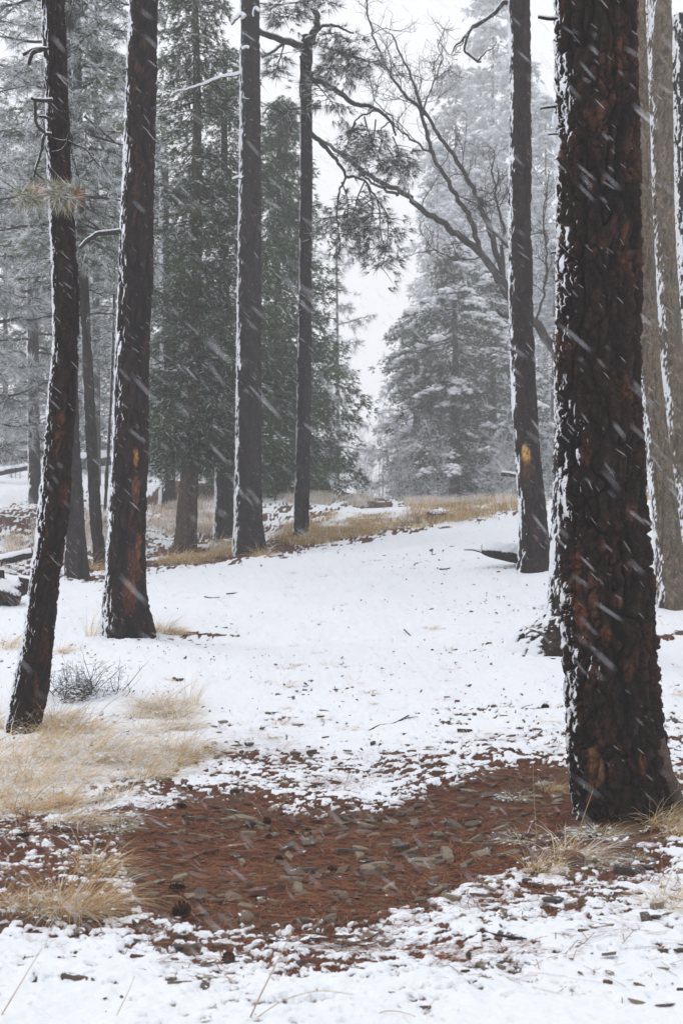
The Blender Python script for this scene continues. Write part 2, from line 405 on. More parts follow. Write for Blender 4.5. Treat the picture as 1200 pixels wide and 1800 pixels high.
# bark-covered stem along any path -------------------------------------------------------------
CHAR, RUST, BROWN = np.array((.006, .0052, .0054)), np.array((.090, .036, .020)), np.array((.031, .0175, .0145))
def bark_stem(mb, ctr, rad, nt, nz, cell=.085, asp=.28, depth=.022, furrow=CHAR, ridge=BROWN, rust=RUST, rustiness=.35,
              wind=(-1, .12, .05), snow=.0, seed=0, lobes=.05, flare=None, scars=(), topsnow=False, basesnow=0.):
    ctr = np.asarray(ctr, float); rad = np.asarray(rad, float)
    seg = np.r_[0, np.cumsum(np.linalg.norm(np.diff(ctr, axis=0), axis=1))]
    t = np.linspace(0, seg[-1], nz)
    C = spline(ctr, nz); R = np.interp(t, seg, rad)
    tg = np.gradient(C, axis=0); tg /= np.linalg.norm(tg, axis=1, keepdims=True)
    if abs(tg[0, 2]) > .6:
        a = np.array((1., 0, 0)) - tg * tg[:, :1]
    else:
        a = np.array((0., 0, 1.)) - tg * tg[:, 2:3]
    a /= np.linalg.norm(a, axis=1, keepdims=True); b = np.cross(tg, a)
    th = np.arange(nt) / nt * 2 * np.pi
    nor = a[:, None] * np.cos(th)[None, :, None] + b[:, None] * np.sin(th)[None, :, None]
    Rg = R[:, None] * (1 + lobes * f3(np.cos(th)[None] * 1.2 + seed, np.sin(th)[None] * 1.2 + t[:, None] * 0, t[:, None] * .8 + th[None] * 0, 2, seed))
    if flare is not None:   # (height, amount, number of buttresses, phase)
        fh, fa, fn, fp = flare
        Rg = Rg * (1 + np.exp(-t[:, None] / fh) * fa * (np.clip(np.cos(th[None] * fn + fp + .4 * np.sin(th * 2)), -.3, 1)))
    S = C[:, None] + nor * Rg[..., None]
    q = S.reshape(-1, 3); tl = np.repeat(t, nt)
    wx = f3(*(q / cell * .5).T, 2, seed + 20) * .55
    # cell space follows the stem: two across axes and the length (squeezed)
    X = (nor.reshape(-1, 3) @ np.array((1., 0, 0))) * Rg.ravel() / cell; Y = (nor.reshape(-1, 3) @ np.array((0, 1., 0))) * Rg.ravel() / cell
    if abs(tg[0, 2]) <= .6:
        X = np.cos(np.tile(th, nz)) * Rg.ravel() / cell; Y = np.sin(np.tile(th, nz)) * Rg.ravel() / cell
    Z = tl / cell * asp
    nA = f3(X * .85 + wx, Y * .85 + wx, Z * .44 + seed, 2, seed)
    nB = f3(X * 1.5 + wx * 1.3, Y * 1.5, Z * 1.0 + 3.3, 2, seed + 5)
    gA = sstep(.01, .12, np.abs(nA)); gB = sstep(.01, .10, np.abs(nB))
    G1, G2, cid2 = voro(X * 1.7 + wx, Y * 1.7 + wx, Z * 3.2 + wx * 1.5, seed + 7)
    gap2 = sstep(.02, .30, G2 - G1)
    P1, P2, _ = voro(X * 1.05 + wx * 1.4, Y * 1.05 + wx, Z * 1.25 + wx, seed + 40)
    plate = sstep(.015, .13, P2 - P1)
    gap = gA * (.45 + .55 * gB) * (.45 + .55 * plate)
    cid = .5 + .9 * f3(X * .55, Y * .55, Z * .9, 2, seed + 13)
    fine = f3(X * 5, Y * 5, Z * 8, 3, seed + 3)
    h = depth * (gap * (.9 + .3 * cid) + .30 * gap2 * gap + .34 * fine + .30 * cid2 * gap - .8)
    V = S + nor * h.reshape(nz, nt)[..., None]
    # real surface direction for the driven snow
    dT = np.roll(V, -1, 1) - np.roll(V, 1, 1); dZ = np.gradient(V, axis=0)
    nf = np.cross(dT, dZ); nf /= np.linalg.norm(nf, axis=-1, keepdims=True) + 1e-12
    sgn = np.sign((nf * nor).sum(-1, keepdims=True)); nf = nf * np.where(sgn == 0, 1, sgn)
    w = np.asarray(wind, float); w = w / np.linalg.norm(w)
    cd, fd = (nor @ w).ravel(), (nf @ w).ravel()
    if topsnow:
        sm = sstep(.35, .75, cd + .25 * fd + .35 * f3(*(q * 3).T, 3, seed + 9) + snow)
    else:
        sm = sstep(.74, 1.12, basesnow * np.exp(-tl / .45) + .66 * cd + .48 * fd + .50 * (gap - .62) * (.4 + .6 * gap2) + .42 * f3(*(q * np.array((14, 14, 3.5)).T).T, 3, seed + 9) + .25 * f3(X * 3, Y * 3, Z * 5, 2, seed + 19) + snow)
    thick = (.06 if topsnow else .004) * (min(1, rad.mean() / .2))
    V = V + (w * .35 + nor * .65) * (sm * thick * (1 if not topsnow else 1)).reshape(nz, nt)[..., None]
    rr = sstep(1 - rustiness, 1 - rustiness * .3, cid * .55 + cid2 * .45 + .25 * f3(*(q * 2).T, 2, seed + 4))
    rr = rr * sstep(.35, .9, gap) * (.35 + .65 * gap2)
    c = furrow + (ridge - furrow) * (gap * (.5 + .5 * gap2))[:, None]  # darker in the furrows, lighter on the ridges
    c = c + (rust - c) * rr[:, None]
    Vq = V.reshape(-1, 3)
    if scars:
        px, py = pix(*Vq.T); face = nor.reshape(-1, 3)[:, 1] < .1
        for sx, sy, rx, ry, scol, k in scars:
            e = ((px - sx) / rx) ** 2 + ((py - sy) / ry) ** 2
            mk = sstep(1.15, .55, e + 1.0 * f3(*(Vq * np.array((22, 22, 9.))).T, 3, seed + 31)) * face * k * (.35 + .65 * gap2)
            c = c + (np.array(scol) - c) * mk[:, None]
    i = np.arange(nz - 1)[:, None] * nt; j = np.arange(nt)[None]; j2 = (j + 1) % nt
    f = np.stack([i + j, i + j2, i + nt + j2, i + nt + j], -1).reshape(-1, 4)
    n0 = mb.n
    mb.add(Vq, f, c, np.maximum(sm, .0001))
    for e, fl in ((0, True), (nz - 1, False)):       # end faces
        mb.add(np.r_[Vq[e * nt:(e + 1) * nt], [C[e]]],
               [[k, (k + 1) % nt, nt] if not fl else [(k + 1) % nt, k, nt] for k in range(nt)], (.10, .06, .035) if rad.min() > .02 else furrow, np.full(nt + 1, .0001))

def px_stem(rows, d, below=.35):
    """rows: (photo row, left column, right column) from top to base -> centres and radii from base upward"""
    rows = sorted(rows, key=lambda r: -r[0])
    C = [W((l + r) / 2, y, d) for y, l, r in rows]; R = [(r - l) / 2 / FPX * d for y, l, r in rows]
    c0 = C[0] - (C[1] - C[0]) / np.linalg.norm(C[1] - C[0]) * below
    return np.array([c0] + C), np.array([R[0] * 1.03] + R)

def branch_px(mb, pts, d, r0, r1, n=7, col=(.05, .04, .04), K=None, snowdir=(-.4, 0, 1), amt=0.0, dd=0.0, wob=.006):
    P = [W(x, y, d + dd * i / max(1, len(pts) - 1)) for i, (x, y) in enumerate(pts)]
    K = K or max(6, len(pts) * 5)
    P = spline(P, K)
    P = P + np.stack([f3(P[:, 0] * 8, P[:, 2] * 8, P[:, 1] * 0 + i * 9.1, 2, 77) for i in range(3)], 1) * wob
    tube(mb, P, np.linspace(r0, r1, K), n, col, snowdir=snowdir, snowamt=amt)
    return P

# ------------------------------------------------------------------ ground
def make_ground():
    ang = np.r_[np.linspace(-18, 18, 500)]
    rest = np.linspace(18, 342, 80)[1:-1]
    ang = np.radians(np.r_[ang, rest]); NA = len(ang)
    rs = [.3, 1., 2., 3., 3.6, 4.0]
    while rs[-1] < 400:
        r = rs[-1]
        rs.append(r + ((.00112 * r ** 1.5 * max(1, r / 8) ** .3) if r < 70 else r * .05))
    rs = np.array(rs); NR = len(rs)
    R, Aa = np.meshgrid(rs, ang, indexing='ij')
    x, y = (R * np.sin(Aa)).ravel(), (R * np.cos(Aa)).ravel()
    z = gz(x, y)
    inf = y > 1.0
    px, py = pix(x, np.where(inf, y, 1.0), z)
    b = np.where(inf, bare(px + 22 * f2(x * 3, y * 3, 3, 33), py + 14 * f2(x * 3, y * 3, 3, 34)), .05)
    nn = f2(x * 21, y * 21, 4, 40, .68) * .85 + f2(x * 2.2, y * 2.6, 3, 60) * .42
    u = .5 + .5 * np.tanh(nn * 2.3)
    s = np.clip(.5 + (u - b) * 2.0, 0, 1.3)
    s = np.where(b > .93, np.minimum(s, .5 + (u - .97) * 3), s)
    s = s - 1.2 * sstep(.34, .62, f2(x * 21, y * 21, 3, 120)) * sstep(-.1, .5, f2(x * .7, y * .7, 3, 121)) * (y < 30)
    b = b + .10 * sstep(.15, .6, f2(x * .8, y * .8, 3, 71)) * (b < .3)
    z = z + f2(x * 1.7, y * 1.7, 3, 74) * .034 * (b < .5)
    for bx, by, bw, ba in ((225,1112,.55,.38),(438,968,.9,.75),(325,972,1.0,.8),(393,950,.9,.6),(529,945,.9,.75),(137,1016,.9,.55),(176,994,.7,.7),(938,1000,.5,.3),(1184,1062,.5,.25),(42,1280,.4,.4),(1098,1425,.75,.75)):
        dd_ = {1112: 15.6, 968: 25, 972: 27, 950: 31, 945: 27, 1016: 22, 994: 24, 1000: 19.5, 1062: 17, 1280: 11.5, 1425: 8.3}[by]
        q_ = W(bx, by, dd_); s = s - (1.1 * ba * np.exp(-((x - q_[0]) ** 2 + (y - q_[1]) ** 2) / bw ** 2)) * (.7 + .6 * u)
    near = np.clip(1.4 - np.hypot(x, y) / 30, 0, 1)
    z = z + sstep(.38, .75, s) * .014 + np.maximum(f2(x * 6, y * 6, 3, 80), 0) * .03 * sstep(.5, 1, s) * near * sstep(1500, 1760, py)
    z = z + f2(x * 22, y * 22, 3, 90) * .010 * near
    mb = MB()
    i = np.arange(NR - 1)[:, None] * NA; j = np.arange(NA)[None]; j2 = (j + 1) % NA
    f = np.stack([i + j, i + NA + j, i + NA + j2, i + j2], -1).reshape(-1, 4)
    mb.add(np.c_[x, y, z], f, (.1, .1, .1), np.maximum(s, .0001))
    k = np.arange(NA)
    mb.add(np.r_[np.c_[x, y, z][:NA], [(0, 0, g1(0, 0))]], np.c_[k, (k + 1) % NA, np.full(NA, NA)], (.1,) * 3, np.full(NA + 1, .9))
    tag(build(mb, "ground", M_ground), kind="structure")
make_ground()

# ------------------------------------------------------------------ the charred and living trunks of the clearing
def tree_root(name, base, label, cat="tree", group=None):
    return thing(name, base, label, cat, group)

G_ROW = "standing pine trunks round the clearing"

# big trunk on the right
rows = [(-700,992,1104),(-300,987,1107),(0,982,1110),(200,982,1115),(400,984,1118),(600,982,1120),(800,983,1126),(1000,990,1141),(1150,997,1151),(1250,1002,1158),(1330,1006,1167),(1380,1010,1176),(1415,1014,1184),(1436,1014,1188)]
C, R = px_stem(rows, 8.3); base = W(1098, 1430, 8.3)
t = tree_root("ponderosa_pine", base, "massive dark pine trunk with deep rust-brown plated bark, closest to the camera")
mb = MB()
scars = [(1045,1350,14,42,(.20,.10,.045),.9),(1128,1345,9,20,(.17,.07,.03),.9),(1020,1080,12,26,(.17,.06,.03),.8),(1064,1115,9,24,(.15,.06,.03),.7),
         (1012,990,10,22,(.15,.055,.028),.7),(1110,900,10,16,(.14,.05,.025),.6),(1030,790,9,26,(.13,.05,.025),.6),(1098,680,9,22,(.12,.045,.022),.6),(1090,1060,8,12,(.17,.07,.03),.6),(1105,1180,9,22,(.12,.05,.03),.6)]
bark_stem(mb, C, R, 168, 640, cell=.085, asp=.34, depth=.034, rustiness=.50, rust=np.array((.086, .038, .023)), ridge=np.array((.032, .0185, .0148)), snow=-.22, seed=3, flare=(.22, .10, 5, .9), scars=scars, wind=(-1, .0, .05))
build(mb, "trunk", M_bark, t, base)
for pts, r in (([(1000,33),(965,33),(946,31)], .013), ([(1000,186),(970,187),(949,190)], .010), ([(1000,235),(980,236),(962,236)], .007), ([(1000,441),(980,443),(968,445)], .008)):
    mb = MB(); branch_px(mb, pts, 8.3, r, r * .75, 7, (.04, .02, .018), amt=-.1); build(mb, "branch_stub", M_bark, t, base)
# exposed grey root on the right foot
mb = MB(); branch_px(mb, [(1150,1300),(1172,1360),(1192,1410),(1215,1450)], 8.18, .055, .035, 10, (.10, .075, .06), amt=-.45, wob=.02); build(mb, "root", M_bark, t, base)

# leaning trunk on the left
rows = [(-600,64,98),(-300,70,105),(0,75,113),(100,78,116),(200,82,120),(300,85,123),(400,89,130),(500,93,137),(600,94,137),(700,86,134),(800,80,126),(900,68,121),(1000,57,106),(1100,44,96),(1200,26,86),(1250,17,76),(1290,10,72)]
C, R = px_stem(rows, 11.5); base = W(42, 1283, 11.5)
t = tree_root("burnt_pine", base, "black charred pine leaning right with white snow down its left side")
mb = MB(); bark_stem(mb, C, R, 92, 480, cell=.062, asp=.26, depth=.017, rustiness=.28, snow=.04, seed=8, flare=(.2, .12, 4, 2.), lobes=.10,
                     scars=[(112,870,9,26,(.10,.04,.02),.6),(66,1230,9,50,(.09,.038,.02),.6),(80,1130,8,40,(.08,.032,.018),.5)], wind=(-1, -.15, .05))
build(mb, "trunk", M_bark, t, base)
DK = (.035, .027, .025)
for pts, r0, r1 in (([(92,176),(62,176),(55,174)], .016, .012), ([(62,176),(62,205),(66,222),(80,236)], .013, .012), ([(90,213),(78,207),(68,206)], .013, .009),
                    ([(90,236),(78,238),(72,265),(64,298),(60,312)], .013, .007), ([(84,88),(62,86),(40,96)], .018, .012), ([(74,88),(58,92),(51,112)], .018, .014),
                    ([(60,300),(72,312),(88,320),(100,328)], .008, .006), ([(78,255),(84,275),(92,292)], .005, .003),
                    ([(88,180),(100,198),(116,212),(124,222)], .007, .005), ([(122,215),(120,245),(108,262),(92,266)], .005, .003),
                    ([(122,248),(150,262),(165,280),(180,296)], .007, .003), ([(125,252),(130,280),(140,312)], .005, .003), ([(122,238),(118,246),(100,244),(88,240)], .004, .003), ([(84,88),(78,68),(74,60)], .012, .004)):
    mb = MB(); branch_px(mb, pts, 11.5 - R.mean() - .02, r0, r1, 6, DK, amt=-.25, wob=.012); build(mb, "branch", M_bark, t, base)

def needles(centers, dirs, L, Wd, n, spread, cols, whites, jl=.3):
    """n thin triangular needles fanning from each centre. returns verts, tris, colours"""
    K = len(centers)
    d = dirs[:, None] + rng.normal(0, 1, (K, n, 3)) * spread
    d /= np.linalg.norm(d, axis=-1, keepdims=True) + 1e-9
    l = np.broadcast_to(np.asarray(L, float).reshape(-1, 1), (K, n)) * (1 + rng.uniform(-jl, jl, (K, n)))
    p = rng.normal(0, 1, (K, n, 3)); p -= d * (p * d).sum(-1, keepdims=True); p /= np.linalg.norm(p, axis=-1, keepdims=True) + 1e-9
    c = centers[:, None]
    a = c + p * Wd / 2; b = c - p * Wd / 2; tip = c + d * l[..., None]
    tip[..., 2] -= .12 * l
    v = np.stack([a, b, tip], 2).reshape(-1, 3)
    f = np.arange(len(v)).reshape(-1, 3)
    col = cols[:, None].repeat(n, 1) * rng.uniform(.7, 1.3, (K, n, 1))
    wm = rng.random((K, n)) < np.asarray(whites).reshape(-1, 1)
    col = np.where(wm[..., None], np.array(SNOWC) * rng.uniform(.72, 1, (K, n, 1)), col)
    return v, f, col.reshape(-1, 1, 3).repeat(3, 1).reshape(-1, 3)

mb = MB()
for cx, cy, cnt, spx in ((56,345,15,17),(92,338,9,14),(118,345,17,17),(124,328,4,6)):
    cc = np.array([W(cx + rng.normal(0, spx * .55), cy + rng.normal(0, spx * .35), 11.15 + rng.normal(0, .05)) for _ in range(cnt)])
    dr = np.c_[rng.normal(0, .8, cnt), rng.normal(-.3, .4, cnt), rng.normal(-.35, .5, cnt)]
    col = np.array([(.27, .25, .12)] * cnt); col[rng.random(cnt) < .12] = (.42, .17, .05)
    mb.add(*needles(cc, dr, .14, .0060, 34, .60, col, .34))
build(mb, "needle_tuft", M_leaf, t, base, False)

# second charred trunk
rows = [(-700,236,276),(-300,231,276),(0,228,275),(100,225,275),(200,222,272),(300,218,270),(400,214,268),(500,211,267),(600,207,262),(700,202,261),(800,199,260),(900,194,256),(1000,188,254),(1050,183,257),(1085,180,264),(1105,179,269),(1122,178,272)]
C, R = px_stem(rows, 15.6); base = W(225, 1117, 15.6)
t = tree_root("burnt_pine", base, "straight charred pine with orange scars low on its trunk, right of the leaning one")
mb = MB()
S2 = (.26, .10, .04)
bark_stem(mb, C, R, 98, 450, cell=.085, asp=.24, depth=.022, rustiness=.28, rust=np.array((.075, .030, .019)), snow=-.03, seed=14, flare=(.25, .16, 4, .4), wind=(-1, -.05, .05),
          scars=[(239,803,5,18,(.42,.20,.06),1),(240,865,8,28,(.22,.09,.045),.9),(243,965,6,30,(.26,.10,.05),.9),(236,990,14,40,(.15,.055,.032),.7),(228,1045,12,34,(.17,.05,.03),.8),(232,1030,6,16,(.24,.08,.04),.8)])
build(mb, "trunk", M_bark, t, base)
mb = MB(); branch_px(mb, [(216,408),(185,410),(160,418),(140,434)], 15.6, .032, .018, 8, DK, amt=-.2, wob=.02); build(mb, "branch", M_bark, t, base)

# trunk with the snowy side twigs
rows = [(-600,426,452),(-300,424,454),(0,423,455),(200,422,457),(400,420,458),(600,417,458),(700,416,458),(800,415,459),(860,414,459),(900,413,460),(930,412,462),(955,410,466),(975,408,471)]
C, R = px_stem(rows, 25); base = W(438, 973, 25)
t = tree_root("burnt_pine", base, "dark pine edged white on its left with thin snow-laden side branches pointing left")
GR, GRr = np.array((.014, .011, .0115)), np.array((.036, .027, .026))
mb = MB(); bark_stem(mb, C, R, 60, 330, cell=.10, asp=.25, depth=.022, furrow=GR, ridge=GRr, rustiness=.10, rust=np.array((.09, .05, .035)), snow=-.02, seed=21, flare=(.3, .12, 4, 1.2), wind=(-1, -.05, .05))
build(mb, "trunk", M_bark_fine, t, base)
for pts, r0, r1, a in (([(425,129),(400,132),(375,142),(345,152),(308,161)], .035, .014, .7), ([(428,30),(418,27),(407,42)], .05, .02, .6), ([(425,314),(418,312),(410,314)], .035, .02, .6),
                       ([(456,20),(450,14),(448,26)], .03, .015, .5), ([(425,86),(432,84),(438,86)], .03, .02, .7), ([(418,532),(424,540),(430,546)], .03, .01, -.3), ([(425,174),(433,176),(437,175)], .03, .01, -.3)):
    mb = MB(); branch_px(mb, pts, 24.7, r0, r1, 7, (.05, .045, .045), amt=a, wob=.03); build(mb, "branch", M_bark_fine, t, base)

# slim broken-topped trunk
rows = [(62,531,547),(80,529,549),(140,528,548),(300,528,548),(500,526,547),(600,524,547),(700,522,546),(800,520,545),(900,517,543),(945,514,544)]
C, R = px_stem(rows, 27); base = W(529, 945, 27)
t = tree_root("broken_pine", base, "slim pine trunk with a snapped jagged top and long drooping boughs")
mb = MB(); bark_stem(mb, C, R, 40, 260, cell=.10, asp=.3, depth=.016, furrow=GR, ridge=GRr, rustiness=.06, snow=-.06, seed=27, flare=(.2, .08, 3, .5))
build(mb, "trunk", M_bark_fine, t, base)
BD = (.045, .038, .036)
def pine_spray(mb, P, n, L, frost, w=.010, out=.25, k=20, droop=.35, base_col=(.035, .045, .028)):
    """short side twigs along a limb, each ending in a fan of long needles"""
    for i in range(n):
        s = rng.integers(len(P) // 4, len(P)); p = P[s]
        d = rng.normal(0, 1, 3); d[2] = -abs(d[2]) * droop + .1 * rng.normal(); d[1] *= .7
        d /= np.linalg.norm(d); l = out * rng.uniform(.4, 1.3)
        q = p + d * l * .5 + np.array((0, 0, .05 * l)); e = p + d * l
        tube(mb, spline([p, q, e], 5), np.linspace(.010, .004, 5), 3, (.04, .033, .03))
        m = rng.integers(2, 5)
        cc = e + rng.normal(0, .07, (m, 3)); dr = np.tile(d, (m, 1)) + rng.normal(0, .3, (m, 3))
        mb.add(*needles(cc, dr, L, w, k, .45, np.tile(base_col, (m, 1)), frost))
for pts, r0, r1 in (([(543,75),(552,60),(558,45),(554,20)], .085, .05), ([(548,76),(560,52),(580,46),(600,50),(623,59)], .035, .015),
                    ([(532,82),(515,76),(495,72),(470,62),(450,52)], .07, .05), ([(500,74),(480,90),(462,98)], .03, .02), ([(547,138),(575,150),(600,165),(625,182),(660,192),(685,212),(694,240)], .06, .02),
                    ([(660,192),(645,200),(625,215),(610,245)], .02, .008), ([(685,212),(672,228),(676,250),(700,270)], .015, .006), ([(547,235),(570,258),(590,280),(608,305),(622,312)], .05, .025),
                    ([(610,308),(598,330),(592,360),(596,400)], .022, .008), ([(620,310),(645,325),(662,350),(668,400),(676,440)], .022, .008), ([(528,100),(526,170)], .02, .01), ([(547,193),(560,193)], .015, .01), ([(528,192),(520,192)], .015, .01)):
    mb = MB(); branch_px(mb, pts, 26.8, r0, r1, 6, BD, amt=-.35, wob=.05); build(mb, "branch", M_bark_fine, t, base)
mb = MB()
def limb(pts, d, r=.016, dd=0): 
    P = spline([W(x, y, d + dd * i / len(pts)) for i, (x, y) in enumerate(pts)], 26)
    tube(mb, P, np.linspace(r, r * .4, 26), 4, (.04, .034, .032)); return P
for pts, n in (([(560,80),(590,90),(620,100),(650,108)], 20), ([(555,120),(590,120),(625,125)], 18), ([(560,60),(590,60),(618,75)], 12), ([(550,140),(575,170),(590,190)], 10),
               ([(625,215),(615,240),(605,270)], 8), ([(660,210),(655,250),(640,285)], 12), ([(690,240),(700,270),(690,300)], 10), ([(676,250),(700,290),(720,300)], 10), ([(640,205),(650,240),(665,275),(668,300)], 12),
               ([(600,320),(610,350),(612,400),(620,430)], 14), ([(645,325),(655,360),(650,400),(648,440)], 16), ([(662,350),(680,380),(680,430),(670,470)], 16), ([(596,340),(592,380),(600,440)], 10), ([(640,320),(625,360),(632,400)], 10),
               ([(500,76),(490,110),(480,140)], 10), ([(480,20),(500,30),(520,20)], 10), ([(450,5),(480,8),(520,5),(580,-5)], 14), ([(520,190),(490,195),(470,185)], 8)):
    P = limb(pts, 26.8 + rng.uniform(-.6, .4))
    pine_spray(mb, P, int(n * 1.9), .19, .22, w=.011, k=16, out=.30)
build(mb, "needle_sprays", M_leaf, t, base, False)["kind"] = "stuff"

# right-hand trunk with the yellow mark
rows = [(-600,900,926),(-300,896,928),(0,894,930),(200,896,932),(400,893,933),(600,896,938),(700,900,942),(800,906,948),(900,911,959),(950,912,963),(985,910,966),(1006,907,971)]
C, R = px_stem(rows, 19.5); base = W(938, 1002, 19.5)
t = tree_root("burnt_pine", base, "dark pine trunk bearing one bright yellow-orange patch of bare wood")
mb = MB(); bark_stem(mb, C, R, 60, 330, cell=.085, asp=.25, depth=.018, furrow=GR * .9, ridge=np.array((.042, .027, .024)), rustiness=.12, snow=-.12, seed=33, flare=(.25, .14, 4, 2.6), wind=(-1, -.02, .05),
                     scars=[(924,800,8,15,(.56,.32,.09),1.2),(922,786,4,7,(.60,.38,.14),1),(927,812,4,9,(.36,.17,.05),1),(925,825,10,16,(.12,.045,.02),.6)])
build(mb, "trunk", M_bark_fine, t, base)
for pts, r0, r1 in (([(895,6),(885,3),(868,20),(845,38),(832,50),(818,64),(800,78),(792,90)], .032, .010), ([(858,28),(836,44),(824,60),(818,85),(826,98),(845,106)], .024, .012), ([(838,102),(858,92),(867,78),(868,70)], .012, .005),
                    ([(818,64),(806,82),(800,92),(812,92)], .010, .004), ([(792,90),(788,96)], .006, .004)):
    mb = MB(); branch_px(mb, pts, 19.5, r0, r1, 6, BD, amt=-.35, wob=.04); build(mb, "branch", M_bark_fine, t, base)

# trunk hidden behind the big one, with its snowy flared root
rows = [(-300,986,1030),(0,984,1032),(300,980,1034),(500,978,1036),(700,976,1040),(850,973,1044),(950,970,1046),(1020,967,1050),(1060,962,1056),(1085,954,1062),(1105,944,1066),(1122,932,1068),(1136,918,1070),(1148,905,1070)]
C, R = px_stem(rows, 14); base = W(1006, 1135, 14)
t = tree_root("pine_tree", base, "trunk mostly hidden behind the massive one, its snowy root flaring left")
mb = MB(); bark_stem(mb, C, R, 76, 320, cell=.08, asp=.3, depth=.020, rustiness=.3, snow=-.12, seed=39, flare=(.18, .25, 5, 2.9), wind=(-1, -.15, .45), basesnow=.20, ridge=np.array((.05,.034,.027)))
build(mb, "trunk", M_bark, t, base)
# living grey-brown trunks at the right edge
GB, GBr = np.array((.070, .054, .040)), np.array((.185, .148, .108))
rows = [(-600,1070,1108),(-300,1082,1120),(0,1094,1132),(300,1106,1143),(600,1118,1157),(700,1128,1165),(850,1140,1184),(950,1148,1196),(1020,1151,1206),(1068,1154,1214)]
C, R = px_stem(rows, 17); base = W(1184, 1064, 17)
t = tree_root("pine_tree", base, "grey-brown living trunk beside the massive one, snow edging its left down to the ground")
mb = MB(); bark_stem(mb, C, R, 66, 340, cell=.05, asp=.4, depth=.010, furrow=GB, ridge=GBr, rust=np.array((.26,.20,.14)), rustiness=.35, snow=-.10, seed=44, flare=(.2, .12, 4, .3), wind=(-1, -.05, .05))
build(mb, "trunk", M_bark, t, base)
mb = MB(); branch_px(mb, [(1170,1020),(1166,1050),(1158,1075)], 16.9, .06, .04, 8, (.06, .045, .035), amt=-.2); build(mb, "root", M_bark, t, base)
rows = [(-600,1128,1168),(-300,1132,1172),(0,1137,1178),(200,1138,1181),(400,1144,1185),(600,1156,1198),(750,1170,1214),(900,1184,1230),(1020,1194,1246)]
C, R = px_stem(rows, 19.5); base = W(1220, 1015, 19.5); base[2] = min(base[2], g1(base[0], base[1]) + .02)
t = tree_root("pine_tree", base, "pale brown living trunk with a broad band of snow, one from the right edge")
mb = MB(); bark_stem(mb, C, R, 66, 340, cell=.055, asp=.4, depth=.012, furrow=GB, ridge=GBr, rust=np.array((.28,.22,.15)), rustiness=.4, snow=-.12, seed=48, flare=(.2, .12, 4, .3), wind=(-1, -.25, .05))
build(mb, "trunk", M_bark, t, base)
mb = MB(); branch_px(mb, [(1140,24),(1125,22),(1111,20)], 19.5, .025, .02, 6, BD, amt=.5); build(mb, "branch_stub", M_bark, t, base)
rows = [(28,1182,1226),(150,1179,1228),(270,1184,1233),(500,1188,1240),(800,1194,1250),(1000,1198,1262)]
C, R = px_stem(rows, 22); base = W(1230, 990, 22); base[2] = g1(base[0], base[1])
t = tree_root("burnt_pine", base, "dark snapped-off trunk cut by the right edge of the photo, snow down one side")
mb = MB(); bark_stem(mb, C, R, 64, 330, cell=.09, asp=.28, depth=.02, furrow=GR, ridge=GRr, rustiness=.1, snow=-.05, seed=52, flare=(.2, .12, 4, .3), wind=(-1, -.15, .05))
build(mb, "trunk", M_bark_fine, t, base)
mb = MB(); branch_px(mb, [(1188,60),(1180,48),(1172,30),(1160,22)], 22, .05, .03, 6, BD, amt=.3); build(mb, "branch", M_bark_fine, t, base)

# mid-distance trunks on the left ----------------------------------------------------------------
MG, MGr = np.array((.016, .0135, .014)), np.array((.040, .031, .029))
def mid_trunk(rows, d, label, name="pine_tree", snow=0., seed=60, nt=36, nz=200, ch=MG, rg=MGr, fl=(.3, .12, 4, .6), **k):
    C, R = px_stem(rows, d); y, l, r = max(rows); base = W((l + r) / 2, y - 3, d)
    t = tree_root(name, base, label)
    mb = MB(); bark_stem(mb, C, R, nt, nz, cell=.10, asp=.3, depth=.018, furrow=ch, ridge=rg, rustiness=k.pop('ru', .08), snow=snow, seed=seed, flare=fl, **k)
    build(mb, "trunk", M_bark_fine, t, base)
    return t, base
t_b1, b_b1 = mid_trunk([(-400,114,124),(0,116,127),(150,116,126),(400,118,131),(650,120,136),(750,121,139),(850,119,144),(930,117,149),(985,115,154),(1020,113,160)], 22,
          "dark grey trunk half hidden just right of the leaning one", seed=61, snow=-.2, nt=44, nz=260)
t_b2, b_b2 = mid_trunk([(-100,126,140),(200,130,145),(480,138,155),(600,145,160),(700,148,166),(800,153,172),(900,158,178),(960,163,184),(996,164,189)], 24,
          "thin dark trunk with a slight bend, between the leaning trunk and the orange-scarred one", seed=63, snow=-.2)
t_b3, b_b3 = mid_trunk([(300,202,206),(600,197,201),(740,191,196),(850,184,190),(915,180,186)], 34, "spindly sapling trunk just left of the orange-scarred one", seed=64, snow=.1, nt=12, nz=60)
t_b4, b_b4 = mid_trunk([(300,280,296),(600,281,300),(740,281,305),(800,281,308),(860,280,308),(890,279,309)], 40, "distant trunk with a thick white snow band, right of the orange-scarred pine", seed=66, snow=.15, nt=28, nz=120, wind=(-1, -.5, 0))
BRc, BRr = np.array((.05, .036, .027)), np.array((.105, .078, .057))
t_fir1, b_fir1 = mid_trunk([(-60,340,346),(100,341,351),(300,338,355),(500,334,354),(700,329,352),(800,321,350),(900,312,347),(950,307,346),(977,302,346)], 27,
          "green fir with a brown mottled trunk flaring at its foot", "fir_tree", seed=68, snow=-.35, nt=44, nz=240, ch=BRc, rg=BRr, ru=.2, rust=np.array((.16,.12,.085)))
t_fir2, b_fir2 = mid_trunk([(100,392,398),(300,388,400),(500,384,402),(680,380,405),(800,378,408),(880,378,410),(952,374,414)], 31,
          "dark fir whose trunk is edged white, directly left of the twig-bearing pine", "fir_tree", seed=71, snow=-.02, nt=40, nz=220)
t_fir3, b_fir3 = mid_trunk([(190,489,491),(400,485,493),(600,481,495),(760,478,498),(830,474,502),(868,470,506)], 41,
          "green fir with a pointed top showing between the two slim pines", "fir_tree", seed=73, snow=-.2, nt=26, nz=120)
